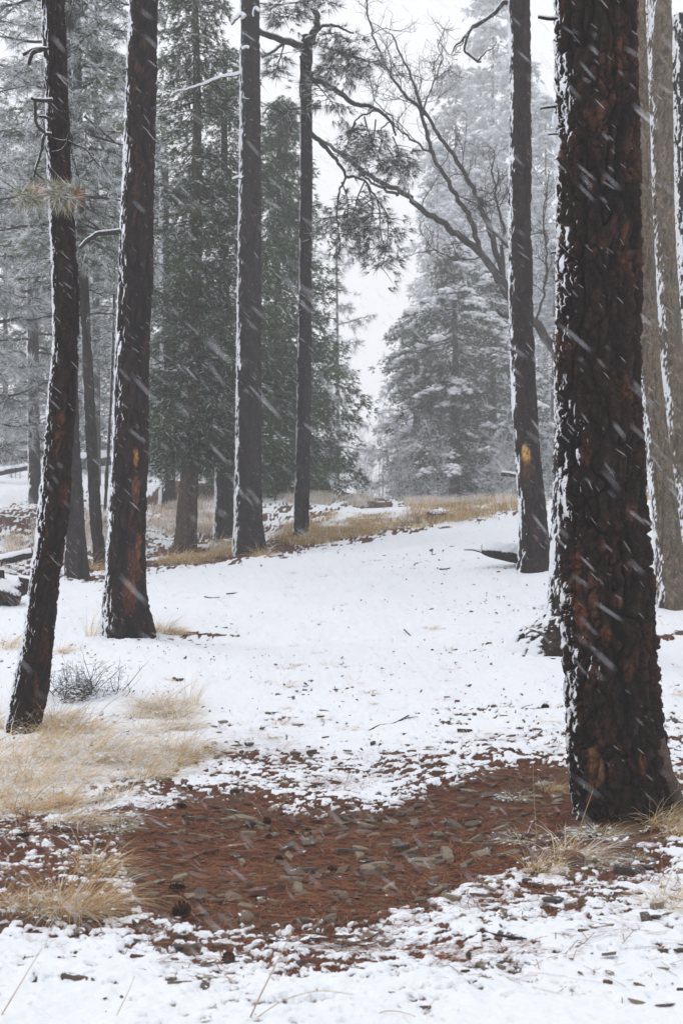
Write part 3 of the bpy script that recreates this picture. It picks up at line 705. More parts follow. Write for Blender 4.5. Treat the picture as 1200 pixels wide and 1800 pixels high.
t_b6, b_b6 = mid_trunk([(300,47,66),(600,48,68),(760,49,70),(840,50,72),(898,48,75)], 38, "grey trunk at the far left, behind the leaning one, patched with snow", seed=75, snow=.2, nt=26, nz=120)

# ------------------------------------------------------------------ foliage generators
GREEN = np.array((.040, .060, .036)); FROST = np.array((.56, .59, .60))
def fir_crown(mb, axis, z0, z1, R, nb, leaf, wd, dens, frost, seed, green=GREEN, prof=None, droop=.25, k=5, lumps=0.0, lump_r=.08, side=None):
    """axis(z)->x,y ; branches from z0 to z1 with radius R"""
    g = np.random.default_rng(seed)
    cen, dr, fr, lum = [], [], [], []
    for i in range(nb):
        u = (i + g.random()) / nb; z = z0 + (z1 - z0) * u
        pr = prof(u) if prof else (1 - u) ** .75 * .92 + .08
        L = R * pr * g.uniform(.6, 1.18)
        az = i * 2.39996 + g.uniform(-.4, .4)
        if side is not None: L *= 1 + side * math.cos(az)
        ax = np.array((math.cos(az), math.sin(az), 0)); pp = np.array((-ax[1], ax[0], 0))
        x0, y0 = axis(z)
        rise = g.uniform(.0, .3) - droop * (1 - u)
        m = max(8, int(dens * L * (L * .5 + .6)))
        s = np.sqrt(g.uniform(.03, 1, m)); lat = g.uniform(-1, 1, m)
        wdt = .42 * L * (1.05 - s) + .10
        base = np.array((x0, y0, z)) + ax * (s * L)[:, None] + pp * (lat * wdt)[:, None]
        base[:, 2] += L * (rise * s - .22 * s ** 2 + .10 * s ** 4) - np.abs(lat) * wdt * .22 + g.normal(0, .035, m)
        d = ax * .8 + pp * (lat * .8)[:, None] + np.array((0, 0, -.18))
        cen.append(base); dr.append(d); fr.append(np.clip(frost * (.5 + 1.0 * s) + .22 * g.normal(0, 1) * (frost > 0), 0, 1) * np.ones(m))
        P = np.array((x0, y0, z)) + ax * (np.linspace(0, .85, 5) * L)[:, None]; q = np.linspace(0, .85, 5)
        P[:, 2] += L * (rise * q - .22 * q ** 2 + .10 * q ** 4)
        tube(mb, P, np.linspace(.012 + .010 * L, .005, 5), 3, (.04, .033, .03))
        if lumps:
            pick = g.random(m) < lumps * (.3 + s)
            lum.append(base[pick] + np.array((0, 0, lump_r * .5)))
    cen, dr, fr = np.concatenate(cen), np.concatenate(dr), np.concatenate(fr)
    n3v = f3(*(cen * 1.3).T, 2, seed)
    cols = green * (1 + .35 * n3v[:, None]) + np.array((.012, .008, -.004)) * rng.normal(0, .6, (len(cen), 1))
    cols = np.clip(cols, .01, 1)
    mist = np.clip(fr * .55 + .25 * n3v * fr, 0, .9)[:, None]
    cols = cols * (1 - mist) + FROST * mist
    mb.add(*needles(cen, dr, leaf, wd, k, .42, cols, fr * .55))
    if lumps and lum:
        lump_add(mb, np.concatenate(lum), lump_r)

ICO = np.array([(0,0,.7),(.9,0,.1),(.28,.85,.1),(-.73,.53,.1),(-.73,-.53,.1),(.28,-.85,.1),(0,0,-.35)])
ICF = [(0,1,2),(0,2,3),(0,3,4),(0,4,5),(0,5,1),(6,2,1),(6,3,2),(6,4,3),(6,5,4),(6,1,5)]
def lump_add(mb, cen, r, col=SNOWC):
    K = len(cen)
    sz = r * rng.uniform(.45, 1.25, (K, 1, 1)) * (1 + rng.uniform(-.3, .3, (K, 7, 3)))
    v = cen[:, None] + ICO[None] * sz * np.array((1, 1, .62))
    f = (np.array(ICF)[None] + (np.arange(K) * 7)[:, None, None]).reshape(-1, 3)
    mb.add(v.reshape(-1, 3), f, col)

def clump_crown(mb, ax_, z0, z1, R, prof, ncl, size, ns, leaf, wd, frost, seed, green=GREEN, k=5, snow=0., lr=.09, nl=14, droop=.5, inner=.45, dark=1.0, limb=True):
    """irregular boughs: each a drooping fan of sprays, snow resting on the upper side of the outer ones"""
    g = np.random.default_rng(seed); cen, dr, fz, tn, lum = [], [], [], [], []
    for i in range(ncl):
        u = g.random() ** 1.08; z = z0 + (z1 - z0) * u; az = g.uniform(0, 2 * math.pi)
        Rr = R * prof(u) * (1 + .28 * math.sin(az * 3 + u * 19 + seed) * math.sin(u * 31 + az))
        q = g.uniform(inner, 1.0) ; r = Rr * q; x0, y0 = ax_(z)
        ax = np.array((math.cos(az), math.sin(az), 0)); pp = np.array((-ax[1], ax[0], 0))
        c = np.array((x0, y0, z)) + ax * r; c[2] -= r * .22
        sz = size * g.uniform(.55, 1.25) * (.55 + .45 * (1 - u))
        m = max(6, int(ns * (sz / size) ** 2))
        s_ = g.uniform(-1, 1, m); l_ = g.normal(0, .42, m) * (1.15 - .5 * s_); v_ = g.normal(0, .17, m)
        P = c + ax * (s_ * sz * .75)[:, None] + pp * (l_ * sz * .7)[:, None]
        P[:, 2] += sz * (v_ * .9 - droop * .45 * (s_ + .6) ** 2 * .5 - .28 * np.abs(l_))
        cen.append(P); dr.append(ax * .75 + pp * (l_ * .9)[:, None] + np.array((0, 0, -.25 * droop - .1)) + np.zeros((m, 3)))
        up = np.clip(.5 + v_ * 2.2, 0, 1)
        fc = frost * g.uniform(.45, 1.4)
        fz.append(np.clip(fc * (.35 + .9 * up) * (.6 + .5 * q), 0, .95)); tn.append(np.full(m, g.uniform(.6, 1.35)))
        if limb and i % 2 == 0:
            L0 = np.array((x0, y0, z + r * .05)); tube(mb, spline([L0, (L0 + c) / 2 + (0, 0, -.02 * r), c], 5), np.linspace(.012 + r * .012, .006, 5), 3, (.045, .036, .032))
        if snow and g.random() < snow * (.4 + .9 * q):
            m2 = int(nl * g.uniform(.5, 1.5)); a_ = g.uniform(-.9, 1, m2); b_ = g.normal(0, .38, m2)
            Q = c + ax * (a_ * sz * .72)[:, None] + pp * (b_ * sz * .65)[:, None]
            Q[:, 2] += sz * (.20 - droop * .45 * (a_ + .6) ** 2 * .5 - .28 * np.abs(b_)) + g.normal(0, .02, m2); lum.append(Q)
    cen, dr, fz, tn = map(np.concatenate, (cen, dr, fz, tn))
    cols = np.clip(green * tn[:, None] * (1 + .2 * rng.normal(0, 1, (len(cen), 1))), .01, 1)
    m = (fz * .55)[:, None]; cols = cols * (1 - m) + FROST * m
    mb.add(*needles(cen, dr, leaf, wd, k, .45, cols, fz * .6))
    if lum: return np.concatenate(lum)
    return np.zeros((0, 3))

def pine_crown(mb, axis, z0, z1, R, nb, frost, seed, L=.17, wd=.009, k=14, twigs=9, green=GREEN * .9, droop=.1, side=None, bark=(.04, .034, .032), prof=None):
    g = np.random.default_rng(seed); cen, dr, cf = [], [], []
    for i in range(nb):
        u = (i + g.random()) / nb; z = z0 + (z1 - z0) * u
        pr = prof(u) if prof else (.55 + .6 * math.sin(math.pi * min(1, u * .9 + .1))) * (1 - u * .35)
        Lb = R * pr * g.uniform(.55, 1.15); az = i * 2.39996 + g.uniform(-.6, .6)
        if side is not None: Lb *= 1 + side * math.cos(az)
        ax = np.array((math.cos(az), math.sin(az), 0)); x0, y0 = axis(z)
        s = np.linspace(0, 1, 9); P = np.array((x0, y0, z)) + ax * (s * Lb)[:, None]
        P[:, 2] += Lb * (g.uniform(-.15, .3) * s - droop * 1.6 * s ** 2 + .12 * s ** 3)
        P += np.cumsum(g.normal(0, .035 * Lb / 2, P.shape), 0)
        tube(mb, P, np.linspace(.018 + .012 * Lb, .008, 9), 4, bark)
        f0 = np.clip(frost + .15 * g.normal(), 0, 1)
        for j in range(int(twigs * max(.5, Lb))):
            q = g.uniform(.18, 1); p = np.array([np.interp(q, s, P[:, c]) for c in range(3)])
            d = ax * g.uniform(.0, 1) + g.normal(0, .6, 3); d[2] = d[2] * .5 - droop; d /= np.linalg.norm(d)
            l = g.uniform(.18, .55) * (1.2 - q * .5)
            e = p + d * l; mid = (p + e) / 2 + g.normal(0, .05, 3)
            tube(mb, spline([p, mid, e], 4), np.linspace(.009, .005, 4), 3, bark)
            for w in range(3):
                c = p + (e - p) * g.uniform(.45, 1.05) + g.normal(0, .05, 3)
                cen.append(c); dr.append(d * .8 + g.normal(0, .3, 3) + np.array((0, 0, .05))); cf.append(f0)
    cen, dr, cf = np.array(cen), np.array(dr), np.array(cf)
    cols = green * (1 + .3 * rng.normal(0, .6, (len(cen), 1))); cols = np.clip(cols, .012, 1)
    m = (cf * .55)[:, None]; cols = cols * (1 - m) + FROST * m
    mb.add(*needles(cen, dr, L, wd, k, .5, cols, cf * .5))

def lin_axis(x0, y0, x1=None, zr=None):
    if x1 is None: return lambda z: (x0, y0)
    return lambda z: (x0 + (x1 - x0) * (z - zr[0]) / (zr[1] - zr[0]), y0)
def Zr(py, d): return EYE - (py - HORIZ) / FPX * d
def Xc(px, d): return (px - 600) / FPX * d

# crowns on the traced firs
DG = np.array((.046, .072, .024))
def traced_crown(t, b, cx, d, bot, top, R, prof, ncl, size, ns, frost, seed, green=DG, leaf=.12, wd=.018, snow=.0, k=8):
    mb = MB(); L_ = clump_crown(mb, lambda z: (Xc(cx, d), d), Zr(bot, d), Zr(top, d), R, prof, ncl, size, ns, leaf, wd, frost, seed, green, k, snow, .05, 10, inner=.15)
    build(mb, "crown", M_leaf, t, b, False)
    if len(L_): mb = MB(); lump_add(mb, L_, .045); build(mb, "snow_clumps", M_twig, t, b)["kind"] = "stuff"
traced_crown(t_fir1, b_fir1, 345, 27, 800, -90, 1.25, lambda u: .98 if u < .5 else .98 - 1.0 * (u - .5), 470, .60, 62, .16, 101, snow=.08, k=6)
traced_crown(t_fir2, b_fir2, 405, 31, 800, 90, 1.65, lambda u: (1 - u) ** .5 + .1, 330, .66, 60, .10, 102, k=6)
traced_crown(t_fir3, b_fir3, 497, 41, 835, 172, 2.2, lambda u: (1 - u) ** .68 + .02, 560, .85, 64, .05, 103, green=np.array((.048, .084, .026)), leaf=.16, wd=.028, k=6)

# crowns on the left trunks
traced_crown(t_b1, b_b1, 150, 22, 470, -160, 1.15, lambda u: .75 + .35 * math.sin(u * 5), 120, .50, 46, .7, 111, green=np.array((.085, .11, .045)), snow=.10)
mb = MB(); pine_crown(mb, lambda z: (Xc(121, 22), 22.0), Zr(420, 22), Zr(-180, 22), 1.75, 30, .8, 112, twigs=10, droop=.14)
build(mb, "needle_sprays", M_leaf, t_b1, b_b1, False)["kind"] = "stuff"
mb = MB(); pine_crown(mb, lambda z: (Xc(134, 24), 24.0), Zr(560, 24), Zr(-120, 24), 1.6, 44, .72, 113, twigs=10, droop=.16)
build(mb, "crown", M_leaf, t_b2, b_b2, False)
mb = MB(); fir_crown(mb, lambda z: (Xc(190, 34), 34.0), Zr(660, 34), Zr(300, 34), .6, 24, .11, .022, 90, .5, 115, k=5)
build(mb, "crown", M_leaf, t_b3, b_b3, False)
mb = MB(); pine_crown(mb, lambda z: (Xc(285, 40), 40.0), Zr(720, 40), Zr(290, 40), 1.7, 36, .35, 117, L=.2, wd=.012, twigs=10)
build(mb, "crown", M_leaf, t_b4, b_b4, False)
mb = MB(); pine_crown(mb, lambda z: (Xc(57, 38), 38.0), Zr(800, 38), Zr(280, 38), 2.2, 52, .75, 119, L=.2, wd=.012, twigs=10, droop=.18)
build(mb, "crown", M_leaf, t_b6, b_b6, False)

# ------------------------------------------------------------------ background trees from a few grown kinds
def kind_fir(H, R, seed, frost, dens=34, nb=95, leaf=.20, wd=.05, lumps=0.0, lump_r=.12, green=GREEN, prof=None, tr=.16, k=5, z0=.12, droop=.3):
    mt = MB(); C = np.array([(0, 0, -.6), (0, 0, H * .5), (0, 0, H)]); tube(mt, spline(C, 8), np.linspace(tr, .02, 8), 8, (.05, .04, .037))
    mc = MB(); fir_crown(mc, lambda z: (0, 0), H * z0, H, R, nb, leaf, wd, dens, frost, seed, lumps=lumps, lump_r=lump_r, green=green, prof=prof, k=k, droop=droop)
    return mt.mesh("trunk", M_twig), mc.mesh("crown", M_leaf, smooth=False)
def kind_pine(H, R, seed, frost, nb=50, tr=.2, z0=.35, twigs=8):
    mt = MB(); tube(mt, spline([(0, 0, -.6), (.1, 0, H * .5), (0, 0, H)], 10), np.linspace(tr, .04, 10), 9, (.045, .038, .036))
    mc = MB(); pine_crown(mc, lambda z: (0, 0), H * z0, H, R, nb, frost, seed, L=.26, wd=.018, k=12, twigs=twigs, droop=.12)
    return mt.mesh("trunk", M_twig), mc.mesh("crown", M_leaf, smooth=False)
def kind_clump(H, R, seed, frost, ncl, size, ns, leaf=.24, wd=.06, prof=None, green=GREEN, snow=.3, lr=.13, z0=.08, k=4):
    mt = MB(); tube(mt, spline([(0, 0, -.6), (0, .1, H * .5), (0, 0, H * .97)], 8), np.linspace(H * .011, .02, 8), 8, (.05, .04, .037))
    mc = MB(); Lm = clump_crown(mc, lambda z: (0, 0), H * z0, H, R, prof or (lambda u: (1 - u) ** .7 + .04), ncl, size, ns, leaf, wd, frost, seed, green, k, snow, lr, 12)
    if len(Lm): lump_add(mc, Lm, lr)
    return mt.mesh("trunk", M_twig), mc.mesh("crown", M_leaf, smooth=False)
K_firA = kind_clump(14, 2.5, 201, .85, 190, 1.0, 46)
K_firB = kind_clump(16, 2.8, 203, .45, 220, 1.05, 46, snow=.18)
K_ghost = kind_clump(22, 3.0, 207, 1.6, 330, 1.2, 44, leaf=.22, wd=.07, snow=.7, lr=.2, green=np.array((.22,.24,.24)), prof=lambda u: min(1, 1.6 * (1 - u) ** .65) * (.85 + .2 * math.sin(u * 14)))  # heavy frost; the pale needle colour also carries some of the fog's fading
K_pineA = kind_pine(15, 2.8, 205, .78, nb=66, z0=.10, tr=.15)
K_pineB = kind_pine(17, 2.4, 207, .75, nb=46, z0=.2, tr=.15)

def plant(kind, name, px, d, s, label, group=None, rz=None, py=None, sx=1.0, top=None, H=22.):
    x = Xc(px, d)
    if top is not None:
        s = (Zr(top, d) - g1(x, d)) / H
    x = x; z = g1(x, d) - .1 if py is None else Zr(py, d)
    t = thing(name, (x, d, z), label, "tree", group, random.uniform(0, 6.28) if rz is None else rz, (s * sx, s * sx, s))
    put("trunk", kind[0], parent=t); put("crown", kind[1], parent=t)
    return t
# faint stand in the fog on the right; the tall pointed ones
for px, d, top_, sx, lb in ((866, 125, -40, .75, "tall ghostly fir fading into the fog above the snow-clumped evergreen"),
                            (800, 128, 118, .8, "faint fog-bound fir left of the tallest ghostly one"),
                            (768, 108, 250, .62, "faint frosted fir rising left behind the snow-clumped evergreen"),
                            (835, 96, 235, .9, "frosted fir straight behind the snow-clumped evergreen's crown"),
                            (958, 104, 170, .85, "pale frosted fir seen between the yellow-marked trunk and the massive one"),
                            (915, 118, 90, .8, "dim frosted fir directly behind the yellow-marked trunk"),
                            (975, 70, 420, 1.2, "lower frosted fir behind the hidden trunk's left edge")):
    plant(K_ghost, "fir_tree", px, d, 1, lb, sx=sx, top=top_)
# pair of pale pines in the gap
plant(K_pineB, "pine_tree", 591, 98, 1.75, "pale tall pine trunk standing in the misty gap", rz=.4, sx=.8)
plant(K_pineB, "pine_tree", 576, 102, 1.3, "shorter pale pine close beside the tall one in the misty gap", rz=2.0, sx=.7)
# right background behind the living trunks
plant(K_firB, "fir_tree", 1128, 46, .92, "dark fir showing in the slit right of the massive trunk")
plant(K_pineA, "pine_tree", 1182, 40, .95, "dark-needled pine behind the trunks at the right edge")
plant(K_firB, "fir_tree", 1035, 58, .85, "fir hidden behind the massive trunk", None)
# left background
leftbg = [(K_pineA,"pine_tree",-48,30,.95,"frosted pine with drooping boughs at the left edge, upper branches bare to the sky"),
          (K_pineB,"pine_tree",170,44,1.0,"frosted pine filling the space between the leaning and the scarred trunk"),
          (K_firA,"fir_tree",232,52,1.05,"grey frosted fir directly behind the orange-scarred trunk"),
          (K_firB,"fir_tree",95,60,1.05,"dim fir behind the leaning trunk, low down in the mist"),
          (K_pineA,"pine_tree",262,62,1.1,"misty pine right of the orange-scarred trunk"),
          (K_firB,"fir_tree",10,64,1.0,"misty fir above the snowy log at the left edge"),
          (K_firA,"fir_tree",345,68,1.0,"pale fir behind the brown mottled fir trunk"),
          (K_pineB,"pine_tree",430,74,1.0,"pale pine mostly behind the twig-bearing trunk"),
          (K_firB,"fir_tree",505,84,.85,"pale fir low behind the slim snapped trunk"),
          (K_pineA,"pine_tree",140,84,1.15,"faint pine in the mist above the left hillside"),
          (K_firA,"fir_tree",300,92,1.1,"faintest fir on the left hillside, behind the white-banded trunk")]
for kd, nm, px, d, s, lb in leftbg: plant(kd, nm, px, d, s, lb)

# the snow-clumped evergreen on the right
def evergreen(px, d, top, bot, R, seed, label, ncl, frost=.05, snow=.42, prof=None, name="juniper_tree", green=np.array((.050, .070, .036))):
    x = Xc(px, d); z0, z1 = Zr(bot, d), Zr(top, d); base = np.array((x, d, z0 - .3))
    t = tree_root(name, base, label)
    mb = MB(); tube(mb, spline([(x, d, z0 - .8), (x + .1, d, (z0 + z1) / 2), (x, d, z1 - .4)], 12), np.linspace(.28, .03, 12), 9, (.045, .036, .032)); build(mb, "trunk", M_twig, t, base)
    mb = MB(); Lm = clump_crown(mb, lambda z: (x, d), z0 + .1, z1, R, prof or (lambda u: min(1, 1.7 * (1 - u) ** .55) * (.80 + .30 * math.sin(u * 13 + seed))), ncl, 1.0, 58, .17, .042, frost, seed, green, 5, snow, .1, 22, droop=.8, inner=.35)
    build(mb, "crown", M_leaf, t, base, False)
    mb = MB(); lump_add(mb, Lm, .20, (.88, .89, .92)); build(mb, "snow_clumps", M_twig, t, base, True)["kind"] = "stuff"
    return t
evergreen(796, 58, 425, 915, 2.65, 301, "bushy evergreen loaded with clumps of white snow, right of the misty gap", 360)
evergreen(862, 63, 470, 915, 2.1, 303, "evergreen with snow clumps half behind the yellow-marked trunk", 230, snow=.38)
evergreen(728, 62, 530, 915, 1.55, 305, "narrow snowy evergreen at the edge of the misty gap", 170, snow=.4)
evergreen(935, 56, 640, 900, 1.6, 307, "low dark evergreen between the yellow-marked trunk and the massive one", 120, frost=.3, snow=.25)

# bare oak ---------------------------------------------------------------------------------------
OD = 30.0; OAK = (.060, .050, .045)
base = np.array((Xc(1042, OD), OD, g1(Xc(1042, OD), OD)))
oak = tree_root("oak_tree", base, "leafless crooked oak reaching up and left from behind the yellow-marked trunk")
mb = MB(); tp = [(1050, 935), (1040, 860), (1022, 760), (1000, 680), (975, 622)]
branch_px(mb, tp, OD, .19, .12, 14, OAK, K=24, amt=-.5, wob=.04)
build(mb, "trunk", M_bark_fine, oak, base)
def twigs(mb, P, r, g, depth, length, n, d_bias=(0, 0, .5), cr=(.055, .045, .042)):
    for _ in range(n):
        k = g.integers(len(P) // 5, len(P)); p = P[k]; tg = P[min(k + 1, len(P) - 1)] - P[k - 1]; tg /= np.linalg.norm(tg) + 1e-9
        d = tg * .6 + g.normal(0, .75, 3) * np.array((1, .8, 1)) + np.array(d_bias); d /= np.linalg.norm(d)
        L = length * g.uniform(.4, 1.2); pts = [p]
        for q in range(4):
            d = d + g.normal(0, .33, 3) + np.array((0, 0, .08)); d /= np.linalg.norm(d); pts.append(pts[-1] + d * L / 4)
        Q = spline(pts, 9); tube(mb, Q, np.linspace(r, r * .45, 9), 4 if r > .01 else 3, cr)
        if depth > 0: twigs(mb, Q, r * .62, g, depth - 1, length * .55, 4 if depth > 1 else 5, d_bias, cr)
g = np.random.default_rng(77)
oakb = [([(975,622),(935,565),(890,515),(852,452),(800,410),(740,368),(715,344),(650,310),(600,272),(556,243)], .145, .05, 6, .8),
        ([(890,515),(872,440),(852,380),(830,330),(790,262),(745,195),(710,110),(690,60)], .10, .025, 14, 1.0),
        ([(846,448),(822,372),(792,330),(760,268),(740,205),(700,150),(665,90),(644,20),(640,-10)], .085, .02, 16, 1.0),
        ([(895,430),(870,410),(850,375),(845,345)], .07, .03, 6, .8),
        ([(882,500),(884,440),(880,385),(870,340),(862,290)], .07, .02, 9, .9),
        ([(760,268),(715,240),(680,200),(650,160)], .035, .012, 8, .8),
        ([(740,205),(760,150),(775,110),(770,70)], .03, .010, 9, .8),
        ([(700,345),(650,318),(622,290),(590,268)], .05, .02, 3, .6),
        ([(978,622),(990,540),(1005,450)], .09, .04, 4, .8),
        ([(893,560),(880,552),(870,545)], .07, .05, 0, .5),
        ([(852,452),(800,455),(760,440),(700,460)], .025, .008, 6, .7),
        ([(940,575),(960,480),(955,380),(965,300)], .04, .012, 10, .9)]
for pts, r0, r1, nt_, ln in oakb:
    mb = MB(); P = branch_px(mb, pts, OD, r0 * .72, r1 * .62, 9 if r0 > .06 else 6, OAK, K=max(18, len(pts) * 6), amt=-.75, wob=.07)
    if nt_: twigs(mb, P, .011, g, 2, ln, nt_)
    build(mb, "branch", M_bark_fine if False else M_bark_fine, oak, base)

# frosted saplings and brush in the hollow ---------------------------------------------------------
def kind_sapling(seed, H=3.2, cr=(.52, .53, .55)):
    g = np.random.default_rng(seed); mb = MB()
    for q in range(4):
        p0 = g.normal(0, .18, 3) * np.array((1, 1, 0)); top = p0 + np.array((g.normal(0, .35), g.normal(0, .3), H * g.uniform(.6, 1)))
        P = spline([p0 - np.array((0, 0, .3)), (p0 + top) / 2 + g.normal(0, .1, 3), top], 14)
        tube(mb, P, np.linspace(.018, .005, 14), 4, (.22, .22, .22))
        twigs(mb, P, .008, g, 1, .7, 22, (0, 0, .35), cr)
    return mb.mesh("sapling", M_twig)
KS = [kind_sapling(401), kind_sapling(402, 3.8), kind_sapling(403, 2.6)]
sap = [(566,46,1.1,430),(600,50,1.2,0),(628,48,1.0,0),(648,52,1.25,0),(668,47,1.0,0),(690,52,1.1,0),(612,56,1.3,0),(655,58,1.4,0),(556,52,1.2,0),(712,44,.9,0),(760,46,.9,0),(905,44,1.0,0),(880,47,1.1,0),(840,46,.8,0),(965,42,1.1,0)]
for i, (px, d, s, _) in enumerate(sap):
    x = Xc(px, d); o = put("sapling", KS[i % 3], (x, d, g1(x, d)), random.uniform(0, 6), s)
    tag(o, "frosted leafless sapling in the thicket below the snow-clumped evergreens" if px > 600 else "frosted leafless sapling at the foot of the paired misty pines", "sapling",
        "frosted saplings under the evergreens" if px > 600 else "frosted saplings by the misty pines")
for i, (px, d, s) in enumerate([(100,50,.9),(215,48,.9),(262,50,1.0),(355,58,1.0),(30,48,.9),(500,52,.9),(430,56,1.0)]):
    x = Xc(px, d); o = put("sapling", KS[(i + 1) % 3], (x, d, g1(x, d)), random.uniform(0, 6), s)
    tag(o, "thin frosted sapling standing among the hillside logs and trunks on the left", "sapling", "saplings on the left hillside")

# ------------------------------------------------------------------ fallen logs, stump
def log(pts, d, r0, r1, label, dd=0., nt=30, nz=110, seed=80, col=(MG, MGr), lift=None, snow=.15, stubs=(), name="fallen_log"):
    P = []
    for i, (px, py) in enumerate(pts):
        P.append(W(px, py, d + dd * i / (len(pts) - 1)))
    P = np.array(P); base = P[0].copy(); 
    t = None; mb = MB()
    bark_stem(mb, P, np.array(r0, float) if isinstance(r0, list) else np.linspace(r0, r1, len(P)), nt, nz, cell=.09, asp=.25, depth=.014, furrow=col[0], ridge=col[1], rustiness=.1, wind=(-.15, -.15, 1), snow=snow, seed=seed, topsnow=True)
    if stubs:
        t = thing(name, base, label, "log"); build(mb, "stem", M_bark_fine, t, base)
        for q, r in stubs:
            m2 = MB(); branch_px(m2, q, d + dd * .5, r, r * .5, 7, (.05, .042, .04), amt=.35); build(m2, "branch", M_bark_fine, t, base)
    else:
        tag(build(mb, name, M_bark_fine, None, base), label, "log")
log([(846,966),(856,967),(866,968),(880,970),(900,973),(918,977)], 19.9, [.05, .08, .10, .11, .12, .13], None, "snow-topped log end poking out left of the yellow-marked trunk", seed=81, nz=60, col=(MG, BRc), stubs=(([(862,972),(845,970),(828,966),(815,966)], .022),), snow=.4)
log([(962,985),(972,965),(976,935)], 19.75, .13, .06, "dark broken log chunk leaning behind the yellow-marked trunk's foot", seed=82, nz=50, snow=-.4)
log([(252,826),(330,824),(420,822),(520,826)], 54, .36, .30, "long fallen log with snow on top, behind the fir trunks", dd=-1, seed=83, stubs=(([(330,826),(318,838),(308,848)], .08), ([(395,830),(400,842),(408,850)], .07), ([(262,830),(255,815),(240,808)], .06)))
log([(-30,800),(40,795),(90,788)], 52, .34, .24, "snow-covered fallen log on the upper left hillside", seed=84)
log([(140,812),(200,805),(262,800)], 50, .26, .22, "fallen log with snow behind the thin bent trunk", seed=85)
log([(-30,836),(20,826),(70,818)], 46, .12, .09, "thinner fallen log just below the snow-covered one at far left", seed=86)
log([(-20,990),(20,981),(58,972)], 22, .075, .06, "slender snowy log lying left of the leaning trunk", seed=87, nz=70)
log([(1122,1000),(1145,1003),(1168,1004)], 18.2, .07, .07, "short log lying between the massive trunk and the grey-brown one", seed=88, nz=50)
log([(880,832),(930,838)], 40, .07, .05, "thin dead log in the brush under the evergreens", seed=89, nz=40, nt=14)
# burnt stump at the left edge
base = W(14, 1060, 18.0); st = thing("burnt_stump", base, "burnt uprooted stump with snow on it at the left edge", "stump")
for q, (pts, r0, r1, s) in enumerate([([(-20,1052),(10,1050),(34,1058)], .16, .08, 91), ([(0,1035),(20,1038),(44,1030),(48,1018)], .10, .10, 92), ([(-2,1045),(1,1022),(2,1002)], .06, .03, 93)]):
    mb = MB(); P = np.array([W(x, y, 18 + .1 * q) for x, y in pts])
    bark_stem(mb, P, np.linspace(r0, r1, len(P)), 28, 60, cell=.07, asp=.3, depth=.02, furrow=CHAR, ridge=np.array((.05,.03,.025)), rustiness=.2, wind=(0, -.2, 1), snow=.15 if q == 1 else -.35, seed=s, topsnow=True)
    build(mb, ["root", "stem", "splinter"][q], M_bark, st, base)

# ------------------------------------------------------------------ stones
def stone_mesh(seed, thick=.22, n=6):
    g = np.random.default_rng(seed); n = int(g.integers(5, 8)); th = np.sort((np.arange(n) + g.uniform(-.35, .35, n)) / n * 2 * np.pi)
    r = g.uniform(.55, 1.15, n); ex = g.uniform(.35, .8)
    ring = np.c_[np.cos(th) * r, np.sin(th) * r * ex, np.zeros(n)]
    tilt = g.normal(0, .08, 2)
    lev = [(-thick, .92), (thick * .55, 1.0), (thick * .95, .93)]
    v = []
    for z, k in lev:
        q = ring * k; q = q + g.normal(0, .03, q.shape); q[:, 2] = z + q[:, 0] * tilt[0] + q[:, 1] * tilt[1] + g.normal(0, .02, n); v.append(q)
    v = np.concatenate(v + [np.array([(0, 0, thick * 1.05 + g.normal(0, .03))])])
    f4 = [[l * n + i, l * n + (i + 1) % n, (l + 1) * n + (i + 1) % n, (l + 1) * n + i] for l in range(2) for i in range(n)]
    f3 = [[2 * n + i, 2 * n + (i + 1) % n, 3 * n] for i in range(n)]
    return v, f4, f3
SV = [stone_mesh(500 + i, thick=t_) for i, t_ in enumerate([.10,.13,.16,.11,.2,.08,.14,.24,.12,.18,.45,.5])]
def stone_me(i, m):
    v, f4, f3 = SV[i]; mb = MB(); mb.add(v, f4, (.1,) * 3); mb.f3.append(np.array(f3)); return mb.mesh("stone", m, smooth=False)
ME_ST = [[stone_me(i, m) for i in range(12)] for m in (M_stone, M_stone_s)]
ME_R = stone_me(10, M_stone_r); ME_D = [stone_me(i, M_stone_d) for i in (3, 9, 11)]

def lay(o, tilt=.12):
    x, y = o.location.x, o.location.y; e = .06
    nx, ny = g1(x - e, y) - g1(x + e, y), g1(x, y - e) - g1(x, y + e)
    q = Vector((nx / (2 * e), ny / (2 * e), 1)).normalized() + Vector((random.gauss(0, tilt), random.gauss(0, tilt), 0))
    rz = random.uniform(0, 6.28); qq = q.to_track_quat('Z', 'Y'); 
    from mathutils import Quaternion
    o.rotation_mode = 'QUATERNION'; o.rotation_quaternion = qq @ Quaternion((0, 0, 1), rz)

